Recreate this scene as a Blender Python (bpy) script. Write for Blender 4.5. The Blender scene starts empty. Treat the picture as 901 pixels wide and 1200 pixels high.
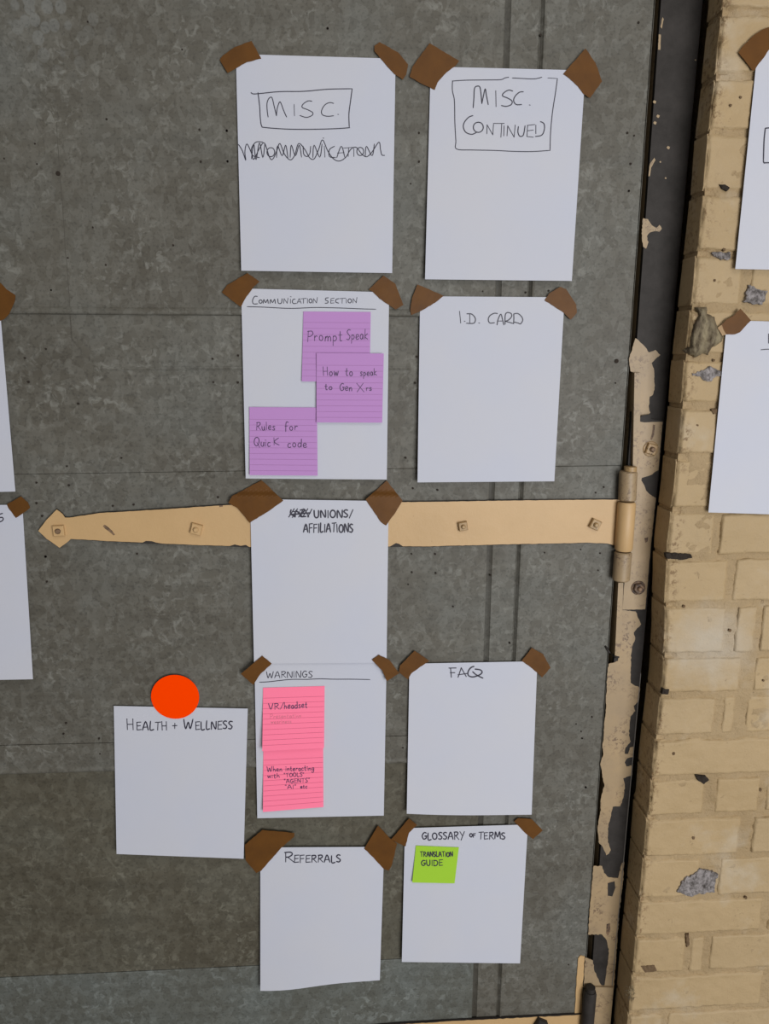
import bpy, bmesh, math, random
from mathutils import Vector, Matrix, noise
from mathutils.geometry import delaunay_2d_cdt
random.seed(7)
S = bpy.context.scene
COL = S.collection

# ------------------------------------------------------------------ camera
F_PX, DIST, EYE = 905.0, 1.175, 1.55
pt, yw, rl = math.radians(12.0188), math.radians(-4.0107), math.radians(0.304)
cp, sp, cy, sy, cr, sr = math.cos(pt), math.sin(pt), math.cos(yw), math.sin(yw), math.cos(rl), math.sin(rl)
Rx = Matrix(((1, 0, 0), (0, cp, -sp), (0, sp, cp)))
Ry = Matrix(((cy, 0, sy), (0, 1, 0), (-sy, 0, cy)))
Rz = Matrix(((cr, -sr, 0), (sr, cr, 0), (0, 0, 1)))
MW = Rz @ Rx @ Ry                      # rows: camera right, down, forward in (x right, y down, z into the wall)
MT = MW.transposed()
def wv(r): return Vector((r[0], r[2], -r[1]))
right, down, fwd = wv(MW[0]), wv(MW[1]), wv(MW[2])
cam = bpy.data.objects.new('camera', bpy.data.cameras.new('camera'))
COL.objects.link(cam)
rot = Matrix((right, -down, -fwd)).transposed()
cam.matrix_world = Matrix.Translation((0, -DIST, EYE)) @ rot.to_4x4()
cam.data.sensor_fit = 'VERTICAL'
cam.data.sensor_height = 24.0
cam.data.lens = F_PX * 24.0 / 1200.0
cam.data.clip_start = 0.01
S.camera = cam

# ------------------------------------------------------------------ light
w = bpy.data.worlds.new('world'); S.world = w; w.use_nodes = True
bg = w.node_tree.nodes['Background']
bg.inputs[0].default_value = (1.0, 0.95, 0.86, 1); bg.inputs[1].default_value = 0.125
def area(name, loc, target, sx, sy_, power, col):
    L = bpy.data.lights.new(name, 'AREA'); L.shape = 'RECTANGLE'; L.size = sx; L.size_y = sy_
    L.energy = power; L.color = col
    o = bpy.data.objects.new(name, L); COL.objects.link(o); o.location = loc
    o.rotation_euler = (Vector(target) - Vector(loc)).to_track_quat('-Z', 'Y').to_euler()
    return o
area('window_light', (1.3, -3.2, 1.15), (0.1, 0, 0.85), 1.7, 1.5, 74, (0.98, 0.99, 1.0))
area('skylight', (0.7, -2.6, 3.4), (0.1, 0, 1.0), 1.6, 1.2, 17, (1.0, 0.97, 0.93))
vs = S.view_settings
vs.view_transform = 'Standard'; vs.look = 'None'; vs.exposure = 0.30; vs.gamma = 1.0; vs.use_curve_mapping = False

# ------------------------------------------------------------------ helpers
def P(x, y, d=0.0):
    """point where the sight line of photo pixel (x, y) meets the upright plane d metres in front of the door face"""
    v = MT @ Vector(((x - 450.5) / F_PX, (y - 600.0) / F_PX, 1.0))
    s = (DIST - d) / v[2]
    return Vector((v[0] * s, -d, EYE - v[1] * s))

def setp(o, label=None, cat=None, group=None, kind=None):
    if label: o['label'] = label
    if cat: o['category'] = cat
    if group: o['group'] = group
    if kind: o['kind'] = kind
    return o

def obj(name, verts, faces, mat, parent=None, smooth=False, sharp=None):
    me = bpy.data.meshes.new(name)
    me.from_pydata([tuple(v) for v in verts], [], faces)
    bm = bmesh.new(); bm.from_mesh(me)
    bmesh.ops.recalc_face_normals(bm, faces=bm.faces)
    bm.to_mesh(me); bm.free()
    me.materials.append(mat)
    if smooth:
        for p in me.polygons: p.use_smooth = True
        if sharp: me.set_sharp_from_angle(angle=math.radians(sharp))
    me.update()
    o = bpy.data.objects.new(name, me); COL.objects.link(o)
    if parent is not None:
        o.parent = parent
        o.matrix_parent_inverse = Matrix.Translation(parent.location).inverted()
    return o

def empty(name, loc):
    o = bpy.data.objects.new(name, None); COL.objects.link(o); o.location = loc
    o.empty_display_size = 0.02
    return o

def rebase(o, origin):
    """put an unparented mesh object's origin at a point"""
    o.data.transform(Matrix.Translation(-Vector(origin))); o.location = origin
    return o

def crop(pts, ox, oy, s): return [(ox + x / s, oy + y / s) for x, y in pts]

def jag(poly, amp, step, seed=0, closed=True):
    r = random.Random(seed); out = []
    n = len(poly)
    for i in range(n if closed else n - 1):
        a, b = poly[i], poly[(i + 1) % n]
        L = math.hypot(b[0]-a[0], b[1]-a[1]); k = max(1, int(L / step))
        for j in range(k):
            t = j / k
            nx, ny = -(b[1]-a[1]) / max(L, 1e-6), (b[0]-a[0]) / max(L, 1e-6)
            e = r.uniform(-amp, amp) if j else 0
            out.append((a[0] + (b[0]-a[0])*t + nx*e, a[1] + (b[1]-a[1])*t + ny*e))
    if not closed: out.append(poly[-1])
    return out

def mesh2d(poly, cell=None):
    """triangulated outline, with inner points on a grid when a cell size is given"""
    n = len(poly); pts = [Vector(p) for p in poly]
    if cell:
        cx, cyy = (cell if isinstance(cell, tuple) else (cell, cell))
        x0, x1 = min(p[0] for p in poly), max(p[0] for p in poly); y0, y1 = min(p[1] for p in poly), max(p[1] for p in poly)
        def inside(x, y):
            c = False
            for a, b in zip(poly, poly[1:] + poly[:1]):
                if (a[1] > y) != (b[1] > y) and x < (b[0]-a[0])*(y-a[1])/(b[1]-a[1]) + a[0]: c = not c
            return c
        i = 0; y = y0 + cyy/2
        while y < y1:
            x = x0 + cx*(0.25 + 0.5*(i % 2))
            while x < x1:
                if inside(x, y): pts.append(Vector((x, y)))
                x += cx
            y += cyy; i += 1
    vo, eo, fo, *_ = delaunay_2d_cdt(pts, [(k, (k+1) % n) for k in range(n)], [], 1, 1e-5)
    V = [(v[0], v[1]) for v in vo]; Fc = [list(f) for f in fo]; cnt = {}
    for f in Fc:
        for a, b in zip(f, f[1:] + f[:1]): cnt[(min(a, b), max(a, b))] = cnt.get((min(a, b), max(a, b)), 0) + 1
    return V, Fc, [e for e, c in cnt.items() if c == 1]

def plate(name, poly, front, back, mat, parent=None, cell=None, smooth=False, inset=0.0):
    """solid sheet whose outline is seen at the given photo pixels; front / back are distances before the door face"""
    ff = front if callable(front) else (lambda x, y: front)
    V, Fc, B = mesh2d(poly, cell)
    fr = [P(x, y, ff(x, y)) for x, y in V]
    bk = []
    for (x, y), p in zip(V, fr):
        b = back(x, y) if callable(back) else back
        bk.append(Vector((p.x, -b, p.z)))
    n = len(V)
    faces = [f for f in Fc] + [[i + n for i in reversed(f)] for f in Fc] + [[a, b, b + n, a + n] for a, b in B]
    return obj(name, fr + bk, faces, mat, parent, smooth)

def join_data(parts):
    V, F = [], []
    for v, f in parts:
        k = len(V); V += v; F += [[i + k for i in q] for q in f]
    return V, F

def box_data(lo, hi):
    x0, y0, z0 = lo; x1, y1, z1 = hi
    v = [(x0,y0,z0),(x1,y0,z0),(x1,y1,z0),(x0,y1,z0),(x0,y0,z1),(x1,y0,z1),(x1,y1,z1),(x0,y1,z1)]
    return [Vector(p) for p in v], [[0,3,2,1],[4,5,6,7],[0,1,5,4],[1,2,6,5],[2,3,7,6],[3,0,4,7]]

# ------------------------------------------------------------------ materials
def mat(name, base, rough=0.6, metal=0.0, spec=0.5):
    m = bpy.data.materials.new(name); m.use_nodes = True
    b = m.node_tree.nodes['Principled BSDF']
    b.inputs['Base Color'].default_value = (*base, 1); b.inputs['Roughness'].default_value = rough
    b.inputs['Metallic'].default_value = metal; b.inputs['Specular IOR Level'].default_value = spec
    return m
class NT:
    def __init__(s, m):
        s.m = m; s.t = m.node_tree; s.n = s.t.nodes; s.b = s.n['Principled BSDF']
        g = s.n.new('ShaderNodeNewGeometry'); s.pos = g.outputs['Position']
    def link(s, a, b): s.t.links.new(a, b)
    def mapping(s, scale, loc=(0, 0, 0)):
        k = s.n.new('ShaderNodeMapping'); k.inputs['Scale'].default_value = scale; k.inputs['Location'].default_value = loc
        s.link(s.pos, k.inputs[0]); return k.outputs[0]
    def noise(s, scale, detail=4, rough=0.55, vec=None, dist=0.0):
        k = s.n.new('ShaderNodeTexNoise'); k.inputs['Scale'].default_value = scale; k.inputs['Detail'].default_value = detail
        k.inputs['Roughness'].default_value = rough; k.inputs['Distortion'].default_value = dist
        s.link(vec or s.pos, k.inputs['Vector']); return k.outputs['Fac']
    def voro(s, scale, feature='F1', vec=None, out='Distance'):
        k = s.n.new('ShaderNodeTexVoronoi'); k.feature = feature; k.inputs['Scale'].default_value = scale
        s.link(vec or s.pos, k.inputs['Vector']); return k.outputs[out]
    def ramp(s, fac, stops):
        k = s.n.new('ShaderNodeValToRGB'); e = k.color_ramp.elements
        while len(e) < len(stops): e.new(0.5)
        for q, (p, c) in zip(e, stops):
            q.position = p; q.color = (*c, 1) if isinstance(c, tuple) else (c, c, c, 1)
        s.link(fac, k.inputs[0]); return k.outputs[0]
    def mix(s, fac, a, b, mode='MIX'):
        k = s.n.new('ShaderNodeMix'); k.data_type = 'RGBA'; k.blend_type = mode
        for i, v in ((0, fac), (6, a), (7, b)):
            if hasattr(v, 'default_value') or hasattr(v, 'links'): s.link(v, k.inputs[i])
            elif isinstance(v, tuple): k.inputs[i].default_value = (*v, 1)
            else: k.inputs[i].default_value = v
        return k.outputs[2]
    def math(s, op, a, b=0.0):
        k = s.n.new('ShaderNodeMath'); k.operation = op
        for i, v in ((0, a), (1, b)):
            if hasattr(v, 'links'): s.link(v, k.inputs[i])
            else: k.inputs[i].default_value = v
        return k.outputs[0]
    def base(s, c): s.link(c, s.b.inputs['Base Color'])
    def bump(s, h, strength, dist):
        k = s.n.new('ShaderNodeBump'); k.inputs['Strength'].default_value = strength; k.inputs['Distance'].default_value = dist
        s.link(h, k.inputs['Height']); s.link(k.outputs[0], s.b.inputs['Normal'])

# galvanised sheet steel: spangle, chalky bloom, brownish film
def galv_mat(name, tint):
    m = mat(name, (0.2, 0.2, 0.18), 0.6, 0.0, 0.3)
    t = NT(m)
    cloud = t.noise(5.0, 5, 0.6)
    c1 = t.ramp(cloud, [(0.30, (0.105, 0.094, 0.074)), (0.48, (0.143, 0.134, 0.112)), (0.68, (0.172, 0.176, 0.163))])
    sp1 = t.voro(95, 'F1', t.mapping((1, 1, 0.8)), 'Color')
    spv = t.math('MULTIPLY', t.ramp(sp1, [(0.3, 0.0), (0.75, 1.0)]), 1.0)
    c2 = t.mix(0.33, c1, t.mix(spv, (0.105, 0.102, 0.09), (0.205, 0.208, 0.195)))
    fl = t.noise(70, 3, 0.6, t.mapping((1, 1, 1.0)), 0.8)
    fl2 = t.ramp(fl, [(0.53, 0.0), (0.64, 1.0)])
    patchy = t.ramp(t.noise(9, 3, 0.6, t.mapping((1, 1, 1), (3.1, 2, 5))), [(0.38, 0.03), (0.64, 0.6)])
    c3 = t.mix(t.math('MULTIPLY', fl2, patchy), c2, (0.30, 0.305, 0.285))
# pale round spots where rain splashed
    vd = t.voro(55, 'F1', t.mapping((1, 1, 0.85), (1, 0, 0)))
    spot = t.ramp(vd, [(0.40, 1.0), (0.47, 0.0)])
    vm = t.n.new('ShaderNodeVectorMath'); vm.operation = 'DISTANCE'; t.link(t.pos, vm.inputs[0]); vm.inputs[1].default_value = P(45, 10, 0)
    rare = t.ramp(t.math('ADD', vm.outputs['Value'], t.math('MULTIPLY', t.noise(20, 2), 0.10)), [(0.075, 0.6), (0.16, 0.0)])
    c4 = t.mix(t.math('MULTIPLY', spot, rare), c3, (0.24, 0.25, 0.245))
    dk = t.ramp(t.noise(240, 2, 0.5), [(0.30, 0.72), (0.48, 1.0)])
    streak = t.ramp(t.noise(14, 4, 0.7, t.mapping((0.25, 1, 3.0))), [(0.30, 0.86), (0.62, 1.05)])
    t.base(t.mix(1.0, t.mix(1.0, t.mix(1.0, c4, dk, 'MULTIPLY'), streak, 'MULTIPLY'), tint, 'MULTIPLY'))
    t.bump(t.math('ADD', t.noise(18, 3), t.math('MULTIPLY', fl, 0.25)), 0.12, 0.004)
    t.link(t.ramp(cloud, [(0.3, 0.5), (0.7, 0.64)]), t.b.inputs['Roughness'])
    return m
M_galv = galv_mat('galvanised_sheet', (0.77, 0.75, 0.72))
M_galv_dark = galv_mat('galvanised_sheet_brown_film', (0.62, 0.58, 0.49))
M_groove_shade = galv_mat('shaded_groove_sheet', (0.40, 0.38, 0.35))  # darker tint paints the shade inside the rib gutters
M_galv_pale = galv_mat('galvanised_sheet_clean', (0.74, 0.79, 0.80))

def paint_mat(name, a, b, dirt, dirt_amt=(0.66, 0.74), sc=10, bumpd=0.0008, rough=0.5):
    m = mat(name, a, rough); t = NT(m)
    c = t.mix(t.ramp(t.noise(sc, 4, 0.6), [(0.3, 0.0), (0.7, 1.0)]), a, b)
    d = t.ramp(t.noise(sc * 16, 3, 0.65, None, 0.5), [(dirt_amt[0], 0.0), (dirt_amt[1], 0.85)])
    gate = t.ramp(t.noise(sc * 1.7, 3, 0.6, t.mapping((1, 1, 1), (7, 3, 1))), [(0.45, 0.0), (0.62, 1.0)])
    t.base(t.mix(t.math('MULTIPLY', d, gate), c, dirt))
    t.bump(t.math('ADD', t.noise(60, 4, 0.6), t.math('MULTIPLY', t.noise(400, 3, 0.6), 0.25)), 0.5, bumpd)
    return m
M_strap = paint_mat('cream_gloss_paint', (0.53, 0.345, 0.165), (0.48, 0.31, 0.145), (0.22, 0.11, 0.05), (0.70, 0.78))
M_frame_paint = paint_mat('frame_cream_paint', (0.37, 0.26, 0.14), (0.29, 0.21, 0.125), (0.13, 0.08, 0.05), (0.52, 0.60), 12)
M_steel = mat('bare_dark_steel', (0.04, 0.037, 0.040), 0.65, 0.0, 0.3); t = NT(M_steel)
t.base(t.mix(t.ramp(t.noise(25, 5, 0.7), [(0.3, 0.0), (0.75, 1.0)]), (0.015, 0.012, 0.010), (0.040, 0.034, 0.031)))
t.bump(t.noise(80, 4), 0.4, 0.0008)
M_rust = mat('rusty_nut_steel', (0.11, 0.065, 0.04), 0.6, 0.2); t = NT(M_rust)
t.base(t.mix(t.ramp(t.noise(120, 3), [(0.4, 0.0), (0.6, 1.0)]), (0.05, 0.03, 0.022), (0.21, 0.13, 0.075)))
M_nutpaint = paint_mat('painted_nut', (0.42, 0.28, 0.13), (0.32, 0.20, 0.09), (0.07, 0.04, 0.02), (0.50, 0.62), 20)

DB = 0.065
def brick_mat(name, a, b, k=1.0, rough_d=0.0022):
    m = mat(name, a, 0.62, 0, 0.35); t = NT(m)
    info = t.n.new('ShaderNodeObjectInfo').outputs['Random']
    big = t.noise(7, 4, 0.6)
    c = t.mix(t.ramp(big, [(0.32, 0.0), (0.68, 1.0)]), a, b)
    c = t.mix(t.math('MULTIPLY', info, 0.35), c, (a[0]*0.92, a[1]*0.86, a[2]*0.72))
    white = t.ramp(t.noise(9, 4, 0.6, t.mapping((1, 1, 1), (4.2, 1, 2.7))), [(0.56, 0.0), (0.72, 0.45)])
    c = t.mix(white, c, (0.50, 0.45, 0.37))
    d = t.ramp(t.noise(150, 4, 0.7, None, 0.6), [(0.60, 0.0), (0.70, 0.75)])
    gate = t.ramp(t.noise(22, 3, 0.6, t.mapping((1, 1, 1), (7, 3, 1))), [(0.50, 0.0), (0.66, 1.0)])
    c = t.mix(t.math('MULTIPLY', t.math('MULTIPLY', d, gate), k), c, (0.16, 0.105, 0.055))
    # crusty dark grime along the worn arris of the wall corner, chalky bloom beside the hinge
    sx = t.n.new('ShaderNodeSeparateXYZ'); t.link(t.pos, sx.inputs[0])
    e0, e1 = P(838, 101, DB), P(761, 950, DB); sl = (e0.x - e1.x)/(e0.z - e1.z)
    off = t.math('ABSOLUTE', t.math('SUBTRACT', t.math('SUBTRACT', sx.outputs[0], t.math('MULTIPLY', sx.outputs[2], sl)), e0.x - sl*e0.z + 0.003))
    near = t.ramp(off, [(0.002, 1.0), (0.014, 0.0)])
    crust = t.ramp(t.noise(130, 5, 0.75), [(0.51, 0.0), (0.60, 0.85)])
    gz = t.ramp(t.noise(13, 3, 0.6), [(0.42, 0.0), (0.56, 1.0)])
    c = t.mix(t.math('MULTIPLY', t.math('MULTIPLY', near, crust), gz), c, (0.15, 0.085, 0.035))
    vm = t.n.new('ShaderNodeVectorMath'); vm.operation = 'DISTANCE'; t.link(t.pos, vm.inputs[0]); vm.inputs[1].default_value = P(835, 755, DB)
    bl = t.ramp(t.math('ADD', vm.outputs['Value'], t.math('MULTIPLY', t.noise(30, 3), 0.09)), [(0.05, 0.6), (0.13, 0.0)])
    c = t.mix(bl, c, (0.46, 0.42, 0.36))
    t.base(c)
    h = t.math('ADD', t.noise(45, 4, 0.6), t.math('MULTIPLY', t.noise(260, 4, 0.65), 0.35))
    t.bump(h, 0.9, rough_d)
    return m
M_brick = brick_mat('cream_painted_brick', (0.42, 0.308, 0.175), (0.375, 0.272, 0.15))
M_mortar = brick_mat('cream_painted_mortar', (0.385, 0.28, 0.158), (0.315, 0.222, 0.118), 1.5, 0.006)
M_bare = mat('bare_grey_mortar', (0.22, 0.2, 0.19), 0.9); t = NT(M_bare)
t.base(t.mix(t.ramp(t.noise(110, 5, 0.75), [(0.36, 0.0), (0.64, 1.0)]), (0.075, 0.065, 0.06), (0.33, 0.30, 0.30)))
t.bump(t.noise(150, 4, 0.7), 1.0, 0.003)
M_lump = mat('old_sealant', (0.18, 0.14, 0.08), 0.75); t = NT(M_lump)
t.base(t.mix(t.ramp(t.noise(50, 5, 0.7, t.mapping((1.6, 1, 0.5))), [(0.38, 0.0), (0.62, 1.0)]), (0.075, 0.052, 0.03), (0.25, 0.205, 0.125)))
t.bump(t.noise(90, 4, 0.7, t.mapping((2.0, 1, 0.5))), 0.8, 0.003)
M_hole = mat('dark_pit', (0.02, 0.013, 0.008), 0.9)
M_pit = mat('shallow_pit', (0.13, 0.08, 0.04), 0.9)
M_paper = mat('white_paper', (0.78, 0.80, 0.87), 0.75, 0, 0.25); t = NT(M_paper)
t.base(t.mix(t.ramp(t.noise(7, 3, 0.5), [(0.35, 0.0), (0.7, 1.0)]), (0.505, 0.52, 0.60), (0.525, 0.53, 0.585)))
t.bump(t.noise(14, 2), 0.15, 0.004)
M_ink = mat('black_marker_ink', (0.018, 0.016, 0.035), 0.5)
M_ink2 = mat('faint_pen_ink', (0.62, 0.16, 0.24), 0.6)
M_purple_ink = mat('purple_black_ink', (0.055, 0.018, 0.085), 0.5)
def tapem(name, a, b, rough=0.42):
    m = mat(name, a, rough, 0, 0.12); t = NT(m)
    t.base(t.mix(t.ramp(t.noise(40, 4, 0.6), [(0.35, 0.0), (0.7, 1.0)]), a, b)); t.bump(t.noise(45, 3), 0.3, 0.0012)
    return m
M_tape = tapem('brown_paper_tape', (0.125, 0.052, 0.012), (0.100, 0.042, 0.011))
M_tape_edge = tapem('tape_torn_fringe', (0.36, 0.24, 0.13), (0.29, 0.17, 0.08))
M_purple = mat('purple_note_paper', (0.46, 0.24, 0.53), 0.7, 0, 0.2)
M_purple_line = mat('purple_note_rule', (0.33, 0.155, 0.36), 0.7)
M_pink = mat('pink_note_paper', (1.0, 0.22, 0.36), 0.8, 0, 0.05)
M_pink_line = mat('pink_note_rule', (0.62, 0.10, 0.20), 0.7)
M_green = mat('green_note_paper', (0.32, 0.56, 0.035), 0.7, 0, 0.2)
M_orange = mat('orange_sticker', (1.0, 0.055, 0.0), 0.8, 0, 0.0)
M_floor = mat('concrete_floor', (0.2, 0.19, 0.18), 0.7); t = NT(M_floor)
t.base(t.mix(t.noise(4, 5), (0.15, 0.14, 0.13), (0.26, 0.25, 0.235)))
M_core_and_gap_shade = mat('door_core_and_gap_shade', (0.02, 0.015, 0.01), 0.9)

# ------------------------------------------------------------------ setting: floor
v, f = box_data((-2.2, -3.0, -0.1), (2.2, 0.3, 0.0))
setp(obj('floor', v, f, M_floor), 'grey concrete floor below the steel door', kind='structure')

# ------------------------------------------------------------------ setting: steel clad door
def wl(a, b, d=0.0):
    """world straight line through two photo pixels on the plane d; returns (p, q) as (X, Z)"""
    p, q = P(*a, d), P(*b, d); return (p.x, p.z), (q.x, q.z)
def zline(a, b):
    (x0, z0), (x1, z1) = wl(a, b); m = (z1 - z0) / (x1 - x0); return lambda X: z0 + m * (X - x0)
def xline(a, b, d=0.0):
    (x0, z0), (x1, z1) = wl(a, b, d); m = (x1 - x0) / (z1 - z0); return lambda Z: x0 + m * (Z - z0)
def corner(zl, xl):
    Z = 1.2
    for _ in range(6): X = xl(Z); Z = zl(X)
    return (X, Z)
zTop, zBot = (lambda X: 2.45), (lambda X: 0.02)
zA = zline((13, 367.6), (475, 370.7)); zB = zline((110, 433.6), (480, 433.4)); zC = zline((27, 556), (700, 546))
zD = zline((0, 907), (465, 894)); zD2 = zline((0, 874), (297, 867)); zF = zline((0, 1146.5), (300, 1132.5))
xL = lambda Z: -1.25
xr2 = xline((596, 0), (556, 1190)); xr1 = xline((637, 0), (584, 1190)); xE = xline((767, 0), (698.4, 960))
xE = (lambda f0: (lambda Z: f0(Z)))(xE)
xHair = xline((66, 143), (85, 400))
door = empty('door_1', (-0.4, 0.02, 0.02)); setp(door, 'grey galvanised sheet metal clad door with black nail heads', kind='structure')
def panel(name, zt, zb, xa, xb, d, g=0.0005, mt=M_galv, back=-0.03, bev=0.0012):
    c = [corner(zt, xa), corner(zt, xb), corner(zb, xb), corner(zb, xa)]
    c = [(c[0][0]+g, c[0][1]-g), (c[1][0]-g, c[1][1]-g), (c[2][0]-g, c[2][1]+g), (c[3][0]+g, c[3][1]+g)]
    ci = [(c[0][0]+bev, c[0][1]-bev), (c[1][0]-bev, c[1][1]-bev), (c[2][0]-bev, c[2][1]+bev), (c[3][0]+bev, c[3][1]+bev)]
    V = [Vector((x, -d, z)) for x, z in ci] + [Vector((x, -d + bev*0.7, z)) for x, z in c] + [Vector((x, -back, z)) for x, z in c]
    Fc = [[0,1,2,3],[8,9,10,11]] + [[i,(i+1)%4,4+(i+1)%4,4+i] for i in range(4)] + [[4+i,4+(i+1)%4,8+(i+1)%4,8+i] for i in range(4)]
    return obj(name, V, Fc, mt, door)
# left column
for i, (zt, zb, d, mm) in enumerate([(zTop, zA, 0.0002, M_galv), (zA, zC, -0.0020, M_galv), (zC, zD2, -0.0016, M_galv), (zD2, zD, -0.0006, M_galv), (zD, zF, -0.0016, M_galv_dark), (zF, zBot, -0.0006, M_galv_pale)]):
    panel('panel', zt, zb, xL, lambda Z: xr2(Z) - 0.0045, d, mt=mm, g=0.0002, bev=0.0005 if i in (1, 2, 3) else 0.0012)
# narrow cover strip between the two upright ribs, right column
for zt, zb in ((zTop, zA), (zA, zC), (zC, zD), (zD, zBot)):
    panel('cover_strip', zt, zb, lambda Z: xr2(Z) + 0.004, lambda Z: xr1(Z) - 0.004, -0.0022, g=0.0001, bev=0.0006)
for zt, zb in ((zTop, zC), (zC, zBot)):
    panel('panel', zt, zb, lambda Z: xr1(Z) + 0.0025, xE, -0.0006, g=0.0002, bev=0.0008)
# upright folded ribs
def rib(xl, wd, h):
    V, Fc = [], []
    prof = [(-wd*1.25, -0.0035), (-wd*0.45, -0.0042), (0, -0.0040), (wd*0.5, -0.0036), (wd, -0.003)] if h < 0 else [(-0.0042, -0.003), (-0.0025, -0.0042), (0.0, -0.0040), (0.0012, -0.001), (0.0026, h), (0.0042, h*0.6), (0.0056, -0.001)]
    zs = [2.45 - i * 0.06 for i in range(41)]
    for k, z in enumerate(zs):
        jx = noise.noise((0, 0, z * 7)) * 0.0008
        for px_, d in prof: V.append(Vector((xl(z) + px_ + jx, -d, z)))
    n = len(prof)
    for k in range(len(zs) - 1):
        for i in range(n - 1): Fc.append([k*n+i, k*n+i+1, (k+1)*n+i+1, (k+1)*n+i])
    return obj('folded_rib', V, Fc, M_groove_shade if h < 0 else M_galv, door, True)
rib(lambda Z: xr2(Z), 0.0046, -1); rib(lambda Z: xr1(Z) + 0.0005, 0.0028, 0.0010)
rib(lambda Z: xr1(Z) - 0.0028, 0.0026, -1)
# rolled lips along the two strong cross seams, resting on the sheet above the seam
def lip(zl, x0, x1, h, up=0.007, down=0.0, name='rolled_seam'):
    V, Fc = [], []; n = 40
    prof = [(up + 0.003, -0.001), (up, h*0.45), (up*0.55, h), (0.0008, h*0.9), (-0.0002 - down, 0.0), (-0.0004 - down, -0.004)]
    for k in range(n + 1):
        X = x0 + (x1 - x0) * k / n
        jz = noise.noise((X * 9, 3, 0)) * 0.0006
        for dz, d in prof: V.append(Vector((X, -d, zl(X) + dz + jz)))
    m = len(prof)
    for k in range(n):
        for i in range(m - 1): Fc.append([k*m+i, k*m+i+1, (k+1)*m+i+1, (k+1)*m+i])
    return obj(name, V, Fc, M_galv, door, True)
lip(zA, -1.25, xr2(1.5) - 0.001, 0.0027, 0.009); lip(zD, -1.25, xr2(0.8) - 0.001, 0.0027, 0.008)
lip(zB, P(110, 434).x, P(480, 434).x, -0.0016, 0.0014, 0.0, 'crease_line')
# door body behind the sheets
c = [corner(zTop, xL), corner(zTop, xE), corner(zBot, xE), corner(zBot, xL)]
V = [Vector((x + (-0.003 if i in (1, 2) else 0), 0.0045, z)) for i, (x, z) in enumerate(c)]; V += [Vector((v.x, 0.055, v.z)) for v in V]
obj('door_core', V, [[0,1,2,3],[7,6,5,4]] + [[i,(i+1)%4,4+(i+1)%4,4+i] for i in range(4)], M_core_and_gap_shade, door)
# door edge return: thin bright sheet edge
V = []
for z in (2.45, 0.02): V += [Vector((xE(z) - 0.0002, -0.0012, z)), Vector((xE(z) + 0.0006, -0.0008, z)), Vector((xE(z) + 0.0006, 0.055, z)), Vector((xE(z) - 0.0002, 0.055, z))]
obj('edge_sheet', V, [[0,1,5,4],[1,2,6,5],[2,3,7,6],[3,0,4,7],[0,3,2,1],[4,5,6,7]], M_galv, door)
# nails
dots = crop([(331,82),(687,187),(402,450),(752,489),(855,493),(132,542),(757,610),(858,608),(16,598),(140,619),(350,858),(256,973),(399,999),(193,1094),(653,925)],0,0,3.218)
dots += crop([(180,60),(748,302),(838,290),(837,385),(751,384),(275,460),(87,299),(99,383),(161,267),(427,651),(235,680),(128,738),(242,747),(128,810),(397,820),(470,815),(767,789),(148,855),(160,998),(482,988)],0,320,3.003)
dots += crop([(613,42),(78,472),(78,598),(42,695)],470,30,3.75) + crop([(358,80),(548,85),(648,78),(62,483),(20,812),(52,946),(160,953),(890,940),(855,965),(70,368)],470,320,3.75)
dots += crop([(540,13),(97,463),(100,597)],240,30,3.75) + crop([(216,119),(157,698),(193,712),(174,860),(165,1001)],700,0,4.48) + crop([(165,18),(95,1025)],700,220,4.48)
dots += crop([(127,28),(210,28),(128,92),(212,95),(115,135),(273,213),(405,103),(595,23),(722,12),(790,25),(783,85),(472,342)],440,640,3.003)
dots += crop([(845,407),(867,440),(870,470),(887,685),(83,512),(553,50)],450,740,3.754) + crop([(435,155),(418,226),(653,257),(660,357)],0,820,5.63)
dots += crop([(247,427),(253,562)],0,560,4.615) + crop([(812,715)],450,940,3.754) + crop([(236,94)],300,0,2.816) + crop([(55,653),(10,755),(26,990)],680,680,4.077)
big = crop([(219,655)],0,0,3.218) + crop([(100,910)],700,220,4.48)
parts = []
rr = random.Random(4)
for i, (x, y) in enumerate(dots + big):
    c0 = P(x, y, 0.0); r = 0.0033 if i >= len(dots) else rr.uniform(0.0011, 0.0017)
    n = 8; V = [c0 + Vector((r*math.cos(a*2*math.pi/n), -0.0006, r*math.sin(a*2*math.pi/n)*rr.uniform(0.9, 1.2))) for a in range(n)]
    V += [Vector((v.x, 0.002, v.z)) for v in V]
    parts.append((V, [list(range(n))] + [[a, (a+1)%n, n+(a+1)%n, n+a] for a in range(n)]))
V, Fc = join_data(parts); setp(obj('nail_head', V, Fc, M_hole, door), kind='stuff')
# fine hair crack line on the upper sheet
V = []; zs = [P(66, 143).z + (P(85, 400).z - P(66, 143).z) * k / 14 for k in range(15)]
for z in zs:
    X = xHair(z) + noise.noise((0, z*30, 0)) * 0.0015
    V += [Vector((X - 0.0004, -0.0005, z)), Vector((X + 0.0004, -0.0005, z))]
obj('scratch_line', V, [[2*k, 2*k+1, 2*k+3, 2*k+2] for k in range(14)], mat('scratch', (0.075, 0.068, 0.055), 0.8), door)

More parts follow.
